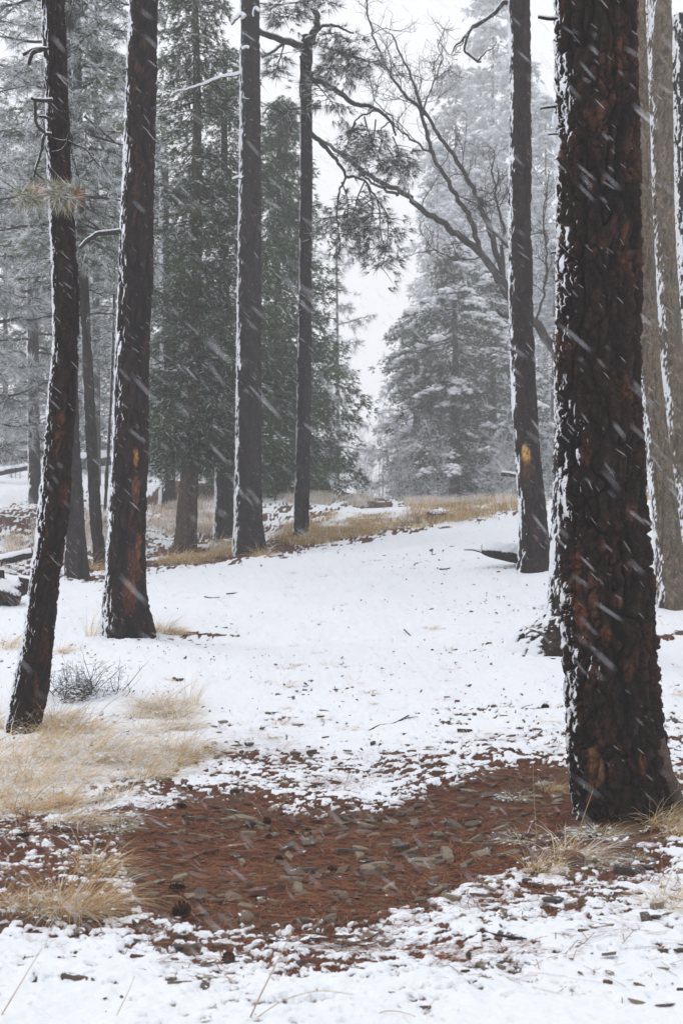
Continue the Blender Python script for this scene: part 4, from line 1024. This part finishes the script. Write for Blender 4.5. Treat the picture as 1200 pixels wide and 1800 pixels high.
# stones that can be named one by one
named = [  # photo column, row, half width in photo px, mesh, flat, label
 (1003,1520,33,ME_R,1.0,"upright red-brown rock with tan grass growing behind it, below the massive trunk"),
 (1103,1540,24,ME_D[2],.8,"dark rounded rock half sunk in snow right of the red-brown rock"),
 (1140,1530,17,ME_D[1],.8,"smaller brown rock touching the dark rounded one"),
 (1153,1482,17,ME_R,.6,"reddish stone beside the grass at the right foot of the massive trunk"),
 (972,1588,36,ME_D[0],.8,"long dark slate on the snow, below the red-brown rock"),
 (893,1655,34,ME_D[0],.6,"thin dark sliver of slate on the lower right snow"),
 (1150,1618,15,ME_D[1],.8,"small dark rock on the snow near the right edge"),
 (740,1587,20,ME_ST[0][0],.8,"flat beige slate at the lower edge of the needle litter"),
 (631,1578,11,ME_ST[0][6],1.0,"pale squarish stone low in the needle litter"),
 (706,1495,22,ME_ST[0][9],1.2,"raised mossy grey rock in the middle of the path"),
 (645,1535,20,ME_ST[0][4],1.2,"blocky grey rock left of the mossy raised one"),
 (641,1520,14,ME_D[1],.8,"dark slate lying left of the raised rocks on the path"),
 (350,1587,17,ME_ST[0][9],1.3,"tilted grey-beige stone near the large lower grass tuft"),
 (450,1574,33,ME_ST[0][2],.8,"long beige slab in the brown needles, left of centre"),
 (280,1555,20,ME_ST[0][0],.8,"flat grey slab beside the large lower grass tuft"),
 (318,1672,20,ME_D[1],.7,"dark stone breaking through the lower left snow"),
 (340,1683,17,ME_ST[0][6],.7,"brown stone just below the dark one in the lower left snow"),
 (383,1667,13,ME_ST[0][9],.9,"small tan stone on the lower left snow"),
 (438,1312,12,ME_D[1],.9,"dark stone at the upper start of the path"),
 (655,1310,6,ME_D[2],1.0,"tiny dark stone alone on the snow by the fallen twig"),
 (850,1505,26,ME_ST[0][0],.7,"flat grey-beige slab near the path's right side"),
 (812,1636,15,ME_ST[1][9],1.0,"grey-green stone in the snow fringe, right of centre"),
 (857,1498,14,ME_D[1],.8,"dark flat stone near the greenish grass tufts"),
 (545,1488,30,ME_ST[0][2],.9,"broad pale slate lying across the path's centre"),
]
H_ = hit([n[0] for n in named], [n[1] for n in named])
for (px, py, hw, me, fl, lb), p in zip(named, H_):
    if np.isnan(p[0]): continue
    s = hw / FPX * p[1] * 1.08
    o = put("stone", me, (p[0], p[1], p[2] + .012 + s * .10 * fl), 0, (s, s * .95, s * fl)); lay(o, .06); tag(o, lb, "stone")

cand = []
N = 12000
yy = 4.4 + 9.5 * rng.random(N) ** 1.0; xx = rng.uniform(-.27, .27, N) * yy
zz = gz(xx, yy); qx, qy = pix(xx, yy, zz); bb = bare(qx, qy)
prob = np.where(bb > .75, 1.0, bb * .8)
keep = (rng.random(N) < prob) & (qy < 1790) & ~((qx < 360) & (qy < 1435) & (qy > 1200)) & ~((qx < 235) & (qy > 1500) & (qy < 1625)) & ~((qx > 985) & (qx < 1200) & (qy > 1290) & (qy < 1440))
xx, yy, zz, qx, qy, bb = (a[keep] for a in (xx, yy, zz, qx, qy, bb))
ss = .0075 + .048 * rng.random(len(xx)) ** 4.2
ss = np.where(bb > .75, ss, ss * .8)
order = np.argsort(-ss / yy); top = order[:270]; rest = order[270:1900]
zones = [
 (lambda x, y, b: b > .9 and x < 420 and y < 1520, "slate shard in the brown litter's upper left, near the wide grass bed", "slate shards upper left in the litter"),
 (lambda x, y, b: b > .9 and x < 420, "slate shard in the brown litter beside the large golden tuft", "slate shards lower left in the litter"),
 (lambda x, y, b: b > .9 and x < 620 and y < 1500, "slate shard in the upper middle of the brown litter, by the broad pale slate", "slate shards upper middle in the litter"),
 (lambda x, y, b: b > .9 and x < 620, "slate shard in the lower middle of the brown litter, below the broad pale slate", "slate shards lower middle in the litter"),
 (lambda x, y, b: b > .9 and y < 1480, "slate shard in the brown litter rising towards the massive trunk", "slate shards upper right in the litter"),
 (lambda x, y, b: b > .9, "slate shard in the brown litter around the raised mossy rock", "slate shards lower right in the litter"),
 (lambda x, y, b: y > 1600 and x < 420, "stone poking through thin snow below the large golden tuft and cone", "stones in the snow at lower left"),
 (lambda x, y, b: y > 1600 and x > 880, "stone poking through thin snow on the lower right, beyond the dark slate sliver", "stones in the snow at lower right"),
 (lambda x, y, b: y > 1600 and x > 640, "stone poking through thin snow below the grey-green stone, right of centre", "stones in the snow right of the bottom centre"),
 (lambda x, y, b: y > 1600, "stone poking through thin snow below the needle litter", "stones in the snow below the litter"),
 (lambda x, y, b: x < 260, "stone in patchy snow between the two big tan grass areas", "stones by the tan grass on the left"),
 (lambda x, y, b: x > 980, "stone in patchy snow around the foot of the massive trunk", "stones round the massive trunk"),
 (lambda x, y, b: True, "stone showing in the speckled snow above the needle litter", "stones in the speckled snow up the path")]
for i in top:
    s = ss[i]; sn = 0 if bb[i] > .8 else 1
    o = put("stone", ME_ST[sn][int(rng.integers(0, 12))], (xx[i], yy[i], zz[i] + .006 + s * .04 + (0 if bb[i] > .6 else .008)), 0, (s * 1.5, s * 1.15, s * .95)); lay(o, .16)
    for t_, lb, gp in zones:
        if t_(qx[i], qy[i], bb[i]): tag(o, lb, "stone", gp); break
mb = MB()
for i in rest:
    v, f4, f3_ = SV[int(rng.integers(0, 12))]; a = rng.uniform(0, 6.28); c_, s_ = math.cos(a), math.sin(a)
    q = v * ss[i] * np.array((1.4, 1.0, .9)); q = np.c_[q[:, 0] * c_ - q[:, 1] * s_, q[:, 0] * s_ + q[:, 1] * c_, q[:, 2]] + np.array((xx[i], yy[i], zz[i] + .006 + ss[i] * .15))
    cc = np.array(SL[int(rng.integers(0, 5))]) * rng.uniform(.7, 1.1)
    n0 = mb.n; mb.add(q, f4, cc); mb.f3.append(np.array(f3_) + n0)
tag(build(mb, "gravel", M_twig, smooth=False), "small loose slate chips strewn over the needle litter", "gravel", kind="stuff")

# rock heap on the rise
rp = hit(np.array([606,622,640,655,668,648,630,745,768,790]), np.array([890,886,884,888,892,893,892,914,912,910]))
for i, p in enumerate(rp):
    if np.isnan(p[0]): continue
    s = .16 + .06 * (i % 3); o = put("stone", ME_ST[1][7 + i % 5], (p[0], p[1], p[2] + .02), 0, (s * 1.3, s, s)); lay(o, .1)
    tag(o, "dark rock of the low snow-dusted heap on the rise" if i < 7 else "dark rock beside the golden grass belt on the rise", "stone", "rocks of the low heap on the rise" if i < 7 else "rocks by the golden grass")

# ------------------------------------------------------------------ needle litter
N = 72000
yy = 4.6 + 8.5 * rng.random(N); xx = rng.uniform(-.26, .26, N) * yy
zz = gz(xx, yy); qx, qy = pix(xx, yy, zz); bb = bare(qx, qy)
keep = rng.random(N) < np.clip((bb - .15) * 1.3, .0, 1); xx, yy, zz = xx[keep], yy[keep], zz[keep]
n = len(xx); a = f2(xx * 1.5, yy * 1.5, 2, 4) * 3 + rng.normal(0, .7, n); l = rng.uniform(.04, .09, n)
dv = np.c_[np.cos(a), np.sin(a), rng.normal(0, .08, n)] * l[:, None]; w = np.c_[-np.sin(a), np.cos(a), np.zeros(n)] * .0013
c0 = np.c_[xx, yy, zz + .003 + rng.random(n) ** 2 * .018]
v = np.stack([c0 - dv - w, c0 - dv + w, c0 + dv + w, c0 + dv - w], 1).reshape(-1, 3)
cc = np.array((.24, .088, .042)) * rng.uniform(.25, 1.5, (n, 1)); cc[rng.random(n) < .1] = (.30, .19, .10)
mb = MB(); mb.add(v, np.arange(4 * n).reshape(-1, 4), cc.repeat(4, 0))
tag(build(mb, "pine_needles", M_twig, smooth=False), "rust-brown fallen pine needles covering the path", "needle litter", kind="stuff")

# small dark bits of bark, cone scales and needle ends strewn over the open snow
N = 1200; yy = rng.uniform(6, 24, N); xx = rng.uniform(-.25, .25, N) * yy
keep = f2(xx * .8, yy * .8, 3, 99) > .12; xx, yy = xx[keep], yy[keep]; zz = gz(xx, yy) + .022; n = len(xx)
a = rng.uniform(0, 6.28, n); l = rng.uniform(.005, .022, n) * rng.choice([.6, 1, 1.6], n); w = l * rng.uniform(.15, .6, n)
dv = np.c_[np.cos(a) * l, np.sin(a) * l, rng.normal(0, .006, n)]; wv = np.c_[-np.sin(a) * w, np.cos(a) * w, rng.normal(0, .005, n)]
c0 = np.c_[xx, yy, zz]; up = np.array((0, 0, .006))
v = np.stack([c0 - dv, c0 + wv, c0 + dv, c0 - wv, c0 + up * 2], 1).reshape(-1, 3); b5 = np.arange(n)[:, None] * 5
cc = np.array((.07, .045, .032)) * rng.uniform(.4, 2.2, (n, 1)); mb = MB()
mb.add(v, np.concatenate([b5 + np.array([q]) for q in ((0, 1, 4), (1, 2, 4), (2, 3, 4), (3, 0, 4))]), cc.repeat(5, 0))
tag(build(mb, "forest_litter", M_twig, smooth=False), "dark crumbs of bark and needles strewn on the open snow", "litter", kind="stuff")

# pine cones -------------------------------------------------------------------------------------
def cone_mesh():
    mb = MB(); 
    P = np.array([(0, 0, z) for z in np.linspace(-.045, .045, 5)]); tube(mb, P, [.010, .02, .022, .016, .006], 7, (.03, .016, .012))
    for i in range(62):
        u = i / 62; z = -.045 + .09 * u; a = i * 2.39996; r = .034 * math.sin(math.pi * (u * .86 + .1)) + .006
        ax = np.array((math.cos(a), math.sin(a), 0)); pp = np.array((-ax[1], ax[0], 0)); c = np.array((0, 0, z))
        v = [c + ax * r * .35 - pp * .004, c + ax * r * .35 + pp * .004, c + ax * r + pp * .007 + (0, 0, .006), c + ax * r * 1.15 + (0, 0, .011), c + ax * r - pp * .007 + (0, 0, .006)]
        mb.add(v, [(0, 1, 2), (0, 2, 4), (4, 2, 3)], np.array((.060, .028, .018)) * rng.uniform(.6, 1.5))
    return mb.mesh("pine_cone", M_twig, smooth=False)
MC = cone_mesh()
cones = [(318,1613,1.2,"large pine cone lying open just right of the lower grass tuft"),(310,1568,.95,"dark pine cone above the large one, beside the tilted stone"),(442,1457,.8,"pine cone on the upper left of the needle litter"),
         (473,1478,.65,"pine cone a little right of the upper left one"),(490,1517,.7,"pine cone near the broad pale slate"),(585,1534,.7,"dark pine cone in the centre of the path"),(40,1476,.9,"pine cone beside the tan grass at the left edge"),
         (320,1422,.8,"pine cone at the top edge of the litter, left side"),(957,1247,.9,"pine cone on the snow left of the massive trunk"),(898,1328,.9,"pine cone in the speckled snow near the massive trunk"),(402,1695,.8,"dark pine cone half buried in the lower snow"),
         (470,1448,.7,"small pine cone at the top of the litter")]
Hc = hit([c[0] for c in cones], [c[1] for c in cones])
for (px, py, s, lb), p in zip(cones, Hc):
    s *= .82; o = put("pine_cone", MC, (p[0], p[1], p[2] + .03 * s), 0, s); o.rotation_euler = (math.pi / 2 + random.gauss(0, .2), random.uniform(0, 6), random.uniform(0, 6)); tag(o, lb, "pine cone")

# sticks on the snow
sticks = [([(648,1290),(668,1280),(690,1277),(718,1262)], .009, "forked dark twig lying on the snow in mid clearing"),([(772,1003),(782,1003),(791,1001)], .012, "short dark stick on the snow left of the snow-topped log"),
          ([(398,1047),(420,1045),(438,1044)], .010, "dark stick on the snow below the twig-bearing pine"),([(710,1110),(722,1122),(725,1125)], .008, "short twig stuck in the snow at the centre"),
          ([(360,1052),(372,1054),(386,1053)], .010, "smaller dark stick left of the other one on the snow"), ([(846,1648),(880,1655),(925,1660)], .009, "brown stick lying on the lower right snow")]
for pts, r, lb in sticks:
    Hs = hit([p[0] for p in pts], [p[1] for p in pts]); Hs[:, 2] += .022
    mb = MB(); P = spline(Hs, 14); tube(mb, P, np.linspace(r, r * .5, 14), 6, (.035, .025, .022))
    if 'forked' in lb:
        e = P[8] + np.array((.18, .10, .03)); tube(mb, spline([P[8], (P[8] + e) / 2 + (0, .02, .01), e], 6), np.linspace(r * .6, r * .3, 6), 5, (.035, .025, .022))
    tag(build(mb, "twig", M_twig, None, Hs[0]), lb, "twig")

# ------------------------------------------------------------------ grass
def tuft_mesh(seed, n, H, spread, flop, frost, cols, wid=.0028, rad=.10, wind=(.5, -.25), name="grass_tuft", segs=4, lumps=0):
    g = np.random.default_rng(seed); mb = MB()
    a = g.uniform(0, 2 * np.pi, n); r0 = rad * np.sqrt(g.random(n)); p = np.c_[np.cos(a) * r0, np.sin(a) * r0, np.full(n, -.03)]
    az = a + g.normal(0, .7, n); L = H * g.uniform(.45, 1.2, n)
    lean = spread * g.uniform(.2, 1.2, n); d = np.c_[np.cos(az) * lean + wind[0] * g.uniform(.2, 1, n) * flop, np.sin(az) * lean + wind[1] * flop * g.uniform(.2, 1, n), np.ones(n)]
    d /= np.linalg.norm(d, axis=1, keepdims=True)
    pts = [p]; hz = d.copy(); hz[:, 2] = 0; hz /= np.linalg.norm(hz, axis=1, keepdims=True) + 1e-6
    cu = flop * g.uniform(.3, 1.3, n)
    for s in range(segs):
        d = d + hz * (cu * .45)[:, None] + np.array((0, 0, -1)) * (cu * .42)[:, None]; d /= np.linalg.norm(d, axis=1, keepdims=True)
        q = pts[-1] + d * (L / segs)[:, None]; q[:, 2] = np.maximum(q[:, 2], .004); pts.append(q)
    pts = np.stack(pts, 1)
    wv = np.c_[-np.sin(az), np.cos(az), np.zeros(n)] + g.normal(0, .4, (n, 3)); wv /= np.linalg.norm(wv, axis=1, keepdims=True)
    ws = np.array([1, .95, .8, .55, .12, .1])[:segs + 1]
    wq = (wid * g.choice([.5, .8, 1., 1.6], n))[:, None, None]
    A_ = pts + wv[:, None] * ws[None, :, None] * wq; B_ = pts - wv[:, None] * ws[None, :, None] * wq
    V = np.stack([A_, B_], 2).reshape(n, -1, 3)
    k = (segs + 1) * 2; f = []
    for s in range(segs): f.append([2 * s, 2 * s + 1, 2 * s + 3, 2 * s + 2])
    F = (np.array(f)[None] + (np.arange(n) * k)[:, None, None]).reshape(-1, 4)
    ci = np.array(cols)[g.integers(0, len(cols), n)] * g.uniform(.7, 1.25, (n, 1))
    cv = ci[:, None].repeat(k, 1); tt = np.repeat(np.linspace(0, 1, segs + 1), 2)
    fz = (g.random(n) < frost)[:, None] & (tt[None] > g.uniform(.1, .6, n)[:, None])
    cv = np.where(fz[..., None], np.array((.78, .79, .81)), cv)
    mb.add(V.reshape(-1, 3), F, cv.reshape(-1, 3))
    if lumps:
        sel = pts[g.integers(0, n, lumps), g.integers(1, segs, lumps)]; lump_add(mb, sel, .017)
    return mb.mesh(name, M_grass, smooth=False)
TAN = [(.66,.45,.20), (.74,.54,.29), (.52,.33,.13), (.76,.60,.38)]
PALE = [(.74,.56,.34), (.80,.65,.45), (.68,.47,.24), (.82,.71,.55)]
OLIVE = [(.34,.32,.14), (.42,.37,.18), (.54,.44,.23), (.26,.26,.12)]
MT_pale = [tuft_mesh(600 + i, 300, .38, .45, .9, .42, PALE, wid=.0023, rad=.15, lumps=34) for i in range(4)]
MT_tan = [tuft_mesh(610 + i, 300, .34, .45, .9, .18, TAN, wid=.0021, rad=.12, lumps=8) for i in range(3)]
MT_big = tuft_mesh(620, 700, .46, .45, .78, .2, TAN, wid=.0018, rad=.17, lumps=34)
MT_olive = [tuft_mesh(630 + i, 460, .18, .65, 1.2, .42, OLIVE + TAN[:1], wid=.0017, rad=.09, wind=(.15, -.15), lumps=60) for i in range(2)]
MT_small = [tuft_mesh(640 + i, 60, .13, .7, .9, .4, PALE + TAN, wid=.0016, rad=.05, lumps=5) for i in range(3)]
MT_stand = [tuft_mesh(650 + i, 70, .42, .28, .35, .3, PALE, wid=.0016, rad=.06) for i in range(2)]

def tufts(lst, meshes, cat="grass"):
    Hh = hit([l[0] for l in lst], [l[1] for l in lst])
    for i, (l, p) in enumerate(zip(lst, Hh)):
        if np.isnan(p[0]): continue
        o = put("grass_tuft", meshes[i % len(meshes)], p, l[3] if len(l) > 5 else random.uniform(-.5, .5), l[2]); tag(o, l[-2], "grass tuft", l[-1])
g = np.random.default_rng(5)
bed = []
for row, xs in ((1262,(120,200,262,318)),(1285,(-5,60,110,165,220,275,330)),(1312,(20,75,130,190,245,300,345)),(1340,(-15,40,95,150,210,265,315)),(1368,(10,65,120,175,232,285)),(1398,(-10,35,90,145,205)),(1422,(0,50,115)),(1240,(305,280))):
    for x in xs:
        z_ = "back edge" if row < 1270 else "front edge" if row > 1390 else "right end" if x > 230 else "left end" if x < 80 else "middle"
        if g.random() < .06: continue
        bed.append((x * .96 + g.normal(0, 9), row + 2 + g.normal(0, 6), g.uniform(.7, 1.12), "frosted tan grass clump at the %s of the wide bed below the leaning trunk" % z_, "grass clumps at the %s of the wide bed" % z_))
tufts(bed, MT_pale + [MT_tan[0]] + [MT_tan[1]])
one = lambda px, py, s, me, lb: tufts([(px, py, s, lb, None)], [me])
one(135,1604,.74,MT_big,"large golden grass tuft swept right, standing alone at lower left")
one(70,1600,.6,MT_pale[1],"frosted grass tuft touching the left side of the large golden tuft")
one(15,1590,.6,MT_tan[2],"golden tuft at the left edge beside the large lower tuft")
one(905,1402,.80,MT_olive[0],"green-tan tuft on the needle litter, upper one left of the massive trunk")
one(916,1478,.85,MT_olive[1],"olive frosted tuft below the upper green-tan one")
one(968,1392,.45,MT_tan[0],"small yellowish tuft close to the left foot of the massive trunk")
one(1055,1468,1.0,MT_olive[0],"olive snow-dusted tuft in front of the massive trunk")
one(950,1530,.62,MT_tan[1],"tan tuft just left of the red-brown rock")
one(1005,1508,.75,MT_pale[2],"pale tuft growing behind the red-brown rock")
one(1050,1522,.75,MT_olive[1],"frosted olive tuft right of the red-brown rock")
one(1110,1508,.5,MT_olive[0],"sparse tuft in the snow above the dark rounded rock")
one(1165,1448,.9,MT_tan[2],"golden tuft against the right foot of the massive trunk")
one(1198,1470,.8,MT_tan[1],"golden tuft at the right edge beside the massive trunk")
one(1180,1590,.75,MT_pale[0],"frosted straw tuft on the snow at the right edge")
one(730,1448,.5,MT_small[0],"little tuft alone in the middle of the needle litter")
one(724,1372,.8,MT_small[1],"frosted little tuft where snow meets litter, right of centre")
one(660,1252,1.0,MT_small[2],"small double tuft on the clean snow in the centre")
one(210,1455,.8,MT_olive[1],"olive tuft at the lower right end of the wide bed")
one(130,1448,.9,MT_pale[3],"frosted tuft below the wide grass bed")
one(165,1530,.8,MT_tan[0],"low golden tuft behind the large lower tuft")
one(15,1468,.6,MT_olive[0],"olive tuft in the snow at the left edge, under the wide bed")
one(80,1668,.5,MT_olive[1],"dark low tuft buried in snow at lower left")
one(275,1632,.4,MT_olive[0],"tiny green tuft by the large pine cone")
one(300,1195,.9,MT_small[0],"small tuft on the snow right of the twiggy shrub")
one(160,1120,1.0,MT_stand[0],"tall straw tuft left of the scarred trunk's foot")
one(112,1148,.6,MT_tan[0],"low tan tuft left of the scarred trunk, by the shrub")
one(285,1110,.9,MT_tan[1],"golden tuft at the right foot of the scarred trunk")
one(310,1114,.6,MT_tan[2],"little golden tuft trailing right of the scarred trunk")
one(20,1140,1.0,MT_tan[1],"brown-gold tuft at the left edge above the leaning trunk's foot")
one(35,1275,.9,MT_stand[1],"tall pale stalks in front of the leaning trunk's foot")
one(335,1240,1.0,MT_stand[0],"tall frosted stalks at the right end of the wide bed")
one(375,975,1.3,MT_stand[1],"pale upright tuft at the foot of the white-edged fir trunk")
one(296,990,1.5,MT_tan[0],"rounded tan tuft left of the mottled fir trunk's foot")
one(328,990,1.6,MT_tan[2],"rounded golden tuft in front of the mottled fir trunk's foot")
one(388,968,1.6,MT_pale[1],"pale drooping tuft between the fir trunk and the twig-bearing pine")
one(460,978,1.2,MT_tan[1],"tan tuft at the right foot of the twig-bearing pine")
one(545,950,1.6,MT_tan[2],"golden tuft at the right foot of the slim snapped trunk")
one(172,1000,1.5,MT_tan[1],"golden tuft at the foot of the thin bent trunk")
small = []
for i in range(85):
    px, py = g.uniform(280, 1190), g.uniform(985, 1300)
    if 990 < px < 1160: continue
    small.append((px, py, g.uniform(.55, 1.5), "tiny dry tuft poking out of the open snow", "tiny tufts scattered over the snow"))
tufts(small, MT_small)

# grass belts on the rise and the left hillside: uncountable blades
def belt(polys, n, H, cols, frost, seed, name, label, flop=.9):
    g = np.random.default_rng(seed); mb = MB(); V, Cc = [], []
    for poly, share in polys:
        poly = np.array(poly, float); k = int(n * share); lo, hi = poly.min(0), poly.max(0)
        q = g.uniform(lo, hi, (k * 3, 2)); q = q[(poly_sd(q[:, 0], q[:, 1], poly.tolist()) + 14 * f2(q[:, 0] * .03, q[:, 1] * .06, 2, 8) < -3) & (f2(q[:, 0] * .022, q[:, 1] * .07, 3, 7) > -.12 - .2 * flop)][:k]
        if not len(q): continue
        V.append(hit(q[:, 0], q[:, 1]))
    c = np.concatenate(V); c = c[~np.isnan(c[:, 0])]
    m = 26; K = len(c)
    off = g.normal(0, 1, (K, m, 3)) * np.array((.10, .10, 0)); p = c[:, None] + off
    hh = H * (g.uniform(.5, 1.2, (K, 1)) + .5 * f2(c[:, 0] * .9, c[:, 1] * .6, 2, 3)[:, None]) * g.uniform(.6, 1.1, (K, m))
    side = off[..., :2] * 3.5 * flop + g.normal(0, .25, (K, m, 2)) + np.array((.35, -.15)) * flop
    d1 = np.concatenate([side * .35, np.ones((K, m, 1))], -1); d2 = np.concatenate([side, np.full((K, m, 1), .75 - .75 * flop)], -1)
    p1 = p + d1 * hh[..., None] * .55; p2 = p1 + d2 * hh[..., None] * .6
    w = g.normal(0, 1, (K, m, 3)); w[..., 2] = 0; w /= np.linalg.norm(w, axis=-1, keepdims=True); w *= .0045
    v = np.stack([p - w, p + w, p1 + w * .8, p1 - w * .8, p2], 2).reshape(-1, 3)
    T = K * m; b5 = np.arange(T)[:, None] * 5
    cc = np.array(cols)[g.integers(0, len(cols), (K, 1))] * g.uniform(.7, 1.25, (K, m, 1)); cc = np.where(g.random((K, m, 1)) < frost, np.array((.76, .77, .80)), cc)
    cc = cc.reshape(-1, 1, 3).repeat(5, 1).reshape(-1, 3)
    n0 = mb.n; mb.add(v, b5 + np.array([[0, 1, 2, 3]]), cc); mb.f3.append(b5 + np.array([[3, 2, 4]]) + n0)
    tag(build(mb, name, M_grass, smooth=False), label, "grass", kind="stuff")
belt([([(470,968),(560,930),(700,905),(760,888),(960,872),(960,892),(880,905),(760,925),(640,950),(540,965)], .62),
      ([(470,955),(530,905),(640,905),(700,900),(640,935),(540,960)], .18),
      ([(1112,872),(1145,872),(1145,884)], .02), ([(250,1000),(420,955),(420,970),(300,1003)], .12)], 1350, .17, [(.58,.41,.21),(.66,.50,.28),(.46,.31,.14)], .07, 71, "golden_grass", "golden matted grass belt along the rise", flop=1.25)
belt([([(540,872),(700,878),(960,868),(960,878),(760,892),(560,884)], .5), ([(470,870),(560,858),(600,880),(520,895)], .15), ([(250,890),(340,880),(420,870),(420,940),(260,950)], .30), ([(0,960),(110,900),(110,960),(0,1010)], .12), ([(130,900),(200,880),(200,960),(150,985)], .10)],
     950, .29, PALE[1:] + [(.52,.42,.30), (.60,.52,.42)], .42, 73, "frosted_grass", "pale frosted standing grass behind the crest and on the hillside", flop=.6)

# single tall stems
stems = [([(943,1480),(938,1400),(936,1345)], .0022, "tall single grass stem rising left of the massive trunk"), ([(1155,1420),(1162,1350),(1168,1297)], .003, "tall stem crossing the massive trunk's right foot"),
         ([(1180,1440),(1188,1400),(1196,1350)], .002, "thin stem at the right edge by the massive trunk"), ([(435,1800),(460,1745),(490,1685),(515,1633)], .0032, "tall straw stem leaning right in the bottom foreground"),
         ([(432,1805),(450,1790),(500,1758),(560,1742),(620,1748)], .0018, "long thin stem arching right along the bottom"), ([(0,1790),(30,1740),(60,1690),(75,1665)], .0024, "brown stem leaning right at the bottom left corner"),
         ([(655,1800),(668,1780),(700,1778),(740,1790)], .0018, "pale bent stem at the bottom, right of centre"), ([(735,1800),(750,1775),(765,1755)], .0018, "short pale stem at the bottom right of centre"),
         ([(1000,1520),(1020,1450),(1041,1390)], .0028, "stem leaning right in front of the massive trunk's left foot"), ([(195,1805),(225,1745),(237,1715)], .0018, "pale stem in the bottom foreground, left of centre")]
for pts, r, lb in stems:
    b0 = hit([pts[0][0]], [min(pts[0][1], 1795)])[0]; d = b0[1]
    P = spline([W(x, y, d) for x, y in pts], 16); mb = MB(); tube(mb, P, np.linspace(r, r * .4, 16), 5, (.58, .42, .22))
    tag(build(mb, "grass_stalk", M_grass, None, P[0]), lb, "grass stem")

# twiggy snow-caught shrub
p = hit([143], [1225])[0]; base = p.copy(); sh = thing("twiggy_shrub", base, "low dark twiggy shrub caught with snow, between the leaning and scarred trunks", "shrub")
g = np.random.default_rng(9); mb = MB(); tips = []
for i in range(60):
    a = g.uniform(0, 6.28); L = g.uniform(.12, .40); q = base + np.array((g.normal(0, .14), g.normal(0, .10), -.02)); d = np.array((math.cos(a), math.sin(a) * .7, g.uniform(.25, 1.1)))
    pts = [q]
    for k in range(3): d = d + g.normal(0, .3, 3); pts.append(pts[-1] + d / np.linalg.norm(d) * L / 3)
    Q = spline(pts, 8); tube(mb, Q, np.linspace(.0045, .002, 8), 4, (.05, .042, .042)); twigs(mb, Q, .002, g, 0, .14, 6, (0, 0, .2), (.06, .052, .052)); tips += [Q[4], Q[6], Q[7]]
build(mb, "stems", M_twig, sh, base)
mb = MB(); tp = np.array(tips); tp = tp[rng.integers(0, len(tp), 520)] + rng.normal(0, .035, (520, 3)); lump_add(mb, tp, .022)
build(mb, "snow_clumps", M_twig, sh, base)["kind"] = "stuff"

# ------------------------------------------------------------------ falling snow
def flakes():
    mb = MB(); N = 9500
    y = 1.6 + 31 * rng.random(N) ** 1.2; x = rng.uniform(-.30, .30, N) * y; zlo = gz(x, y, False) + .1
    z = zlo + rng.random(N) * (EYE + .42 * y - zlo)
    a = np.radians(rng.normal(-46, 6, N)); d = np.c_[np.cos(a), rng.normal(0, .12, N), np.sin(a)]; d /= np.linalg.norm(d, axis=1, keepdims=True)
    L = np.clip(np.exp(rng.normal(-3.75, .55, N)), .006, .055) * (1 + y * .025); w = rng.uniform(.00035, .0008, N) * (.6 + L * 14) * (1 + y * .035)
    u = np.cross(d, np.array((0, 1., 0))); u /= np.linalg.norm(u, axis=1, keepdims=True); v_ = np.cross(d, u)
    c = np.c_[x, y, z]; P = [c - d * L[:, None] * .5]
    for s, k in ((-.22, 1), (.22, 1)):
        for q in range(3):
            P.append(c + d * (L * s)[:, None] + (u * math.cos(q * 2.094) + v_ * math.sin(q * 2.094)) * w[:, None])
    P.append(c + d * L[:, None] * .5)
    V = np.stack(P, 1).reshape(-1, 3)
    f3_ = [(0, 2, 1), (0, 3, 2), (0, 1, 3), (7, 4, 5), (7, 5, 6), (7, 6, 4)]; f4 = [(1, 2, 5, 4), (2, 3, 6, 5), (3, 1, 4, 6)]
    b = (np.arange(N) * 8)[:, None, None]
    mb.add(V, (np.array(f4)[None] + b).reshape(-1, 4), SNOWC); mb.f3.append((np.array(f3_)[None] + b).reshape(-1, 3))
    m, NN, LL, bs = mat("airy_snowflakes", .9, .1); bs.inputs['Base Color'].default_value = (*SNOWC, 1); bs.inputs['Alpha'].default_value = .45
    tag(build(mb, "falling_snow", m), "wind-driven snow falling slantwise through the clearing", "snowfall", kind="stuff")
flakes()

# ------------------------------------------------------------------ haze
def haze():
    me = bpy.data.meshes.new("haze"); X, Z0, Z1 = 430, -32, 68
    v = [(sx * X, sy * X, z) for z in (Z0, Z1) for sx, sy in ((-1, -1), (1, -1), (1, 1), (-1, 1))]
    me.from_pydata(v, [], [(3, 2, 1, 0), (4, 5, 6, 7), (0, 1, 5, 4), (1, 2, 6, 5), (2, 3, 7, 6), (3, 0, 4, 7)])
    m = bpy.data.materials.new("haze"); m.use_nodes = True; N = m.node_tree.nodes; N.remove(N["Principled BSDF"])
    pv = N.new("ShaderNodeVolumePrincipled"); pv.inputs['Density'].default_value = HAZE_DENSITY; pv.inputs['Color'].default_value = (.975, .975, .975, 1)
    pv.inputs['Anisotropy'].default_value = .25
    m.node_tree.links.new(pv.outputs[0], N["Material Output"].inputs['Volume']); me.materials.append(m)
    tag(put("haze", me), "thin snow mist through the forest", "mist", kind="stuff")
haze()
bpy.context.view_layer.update()
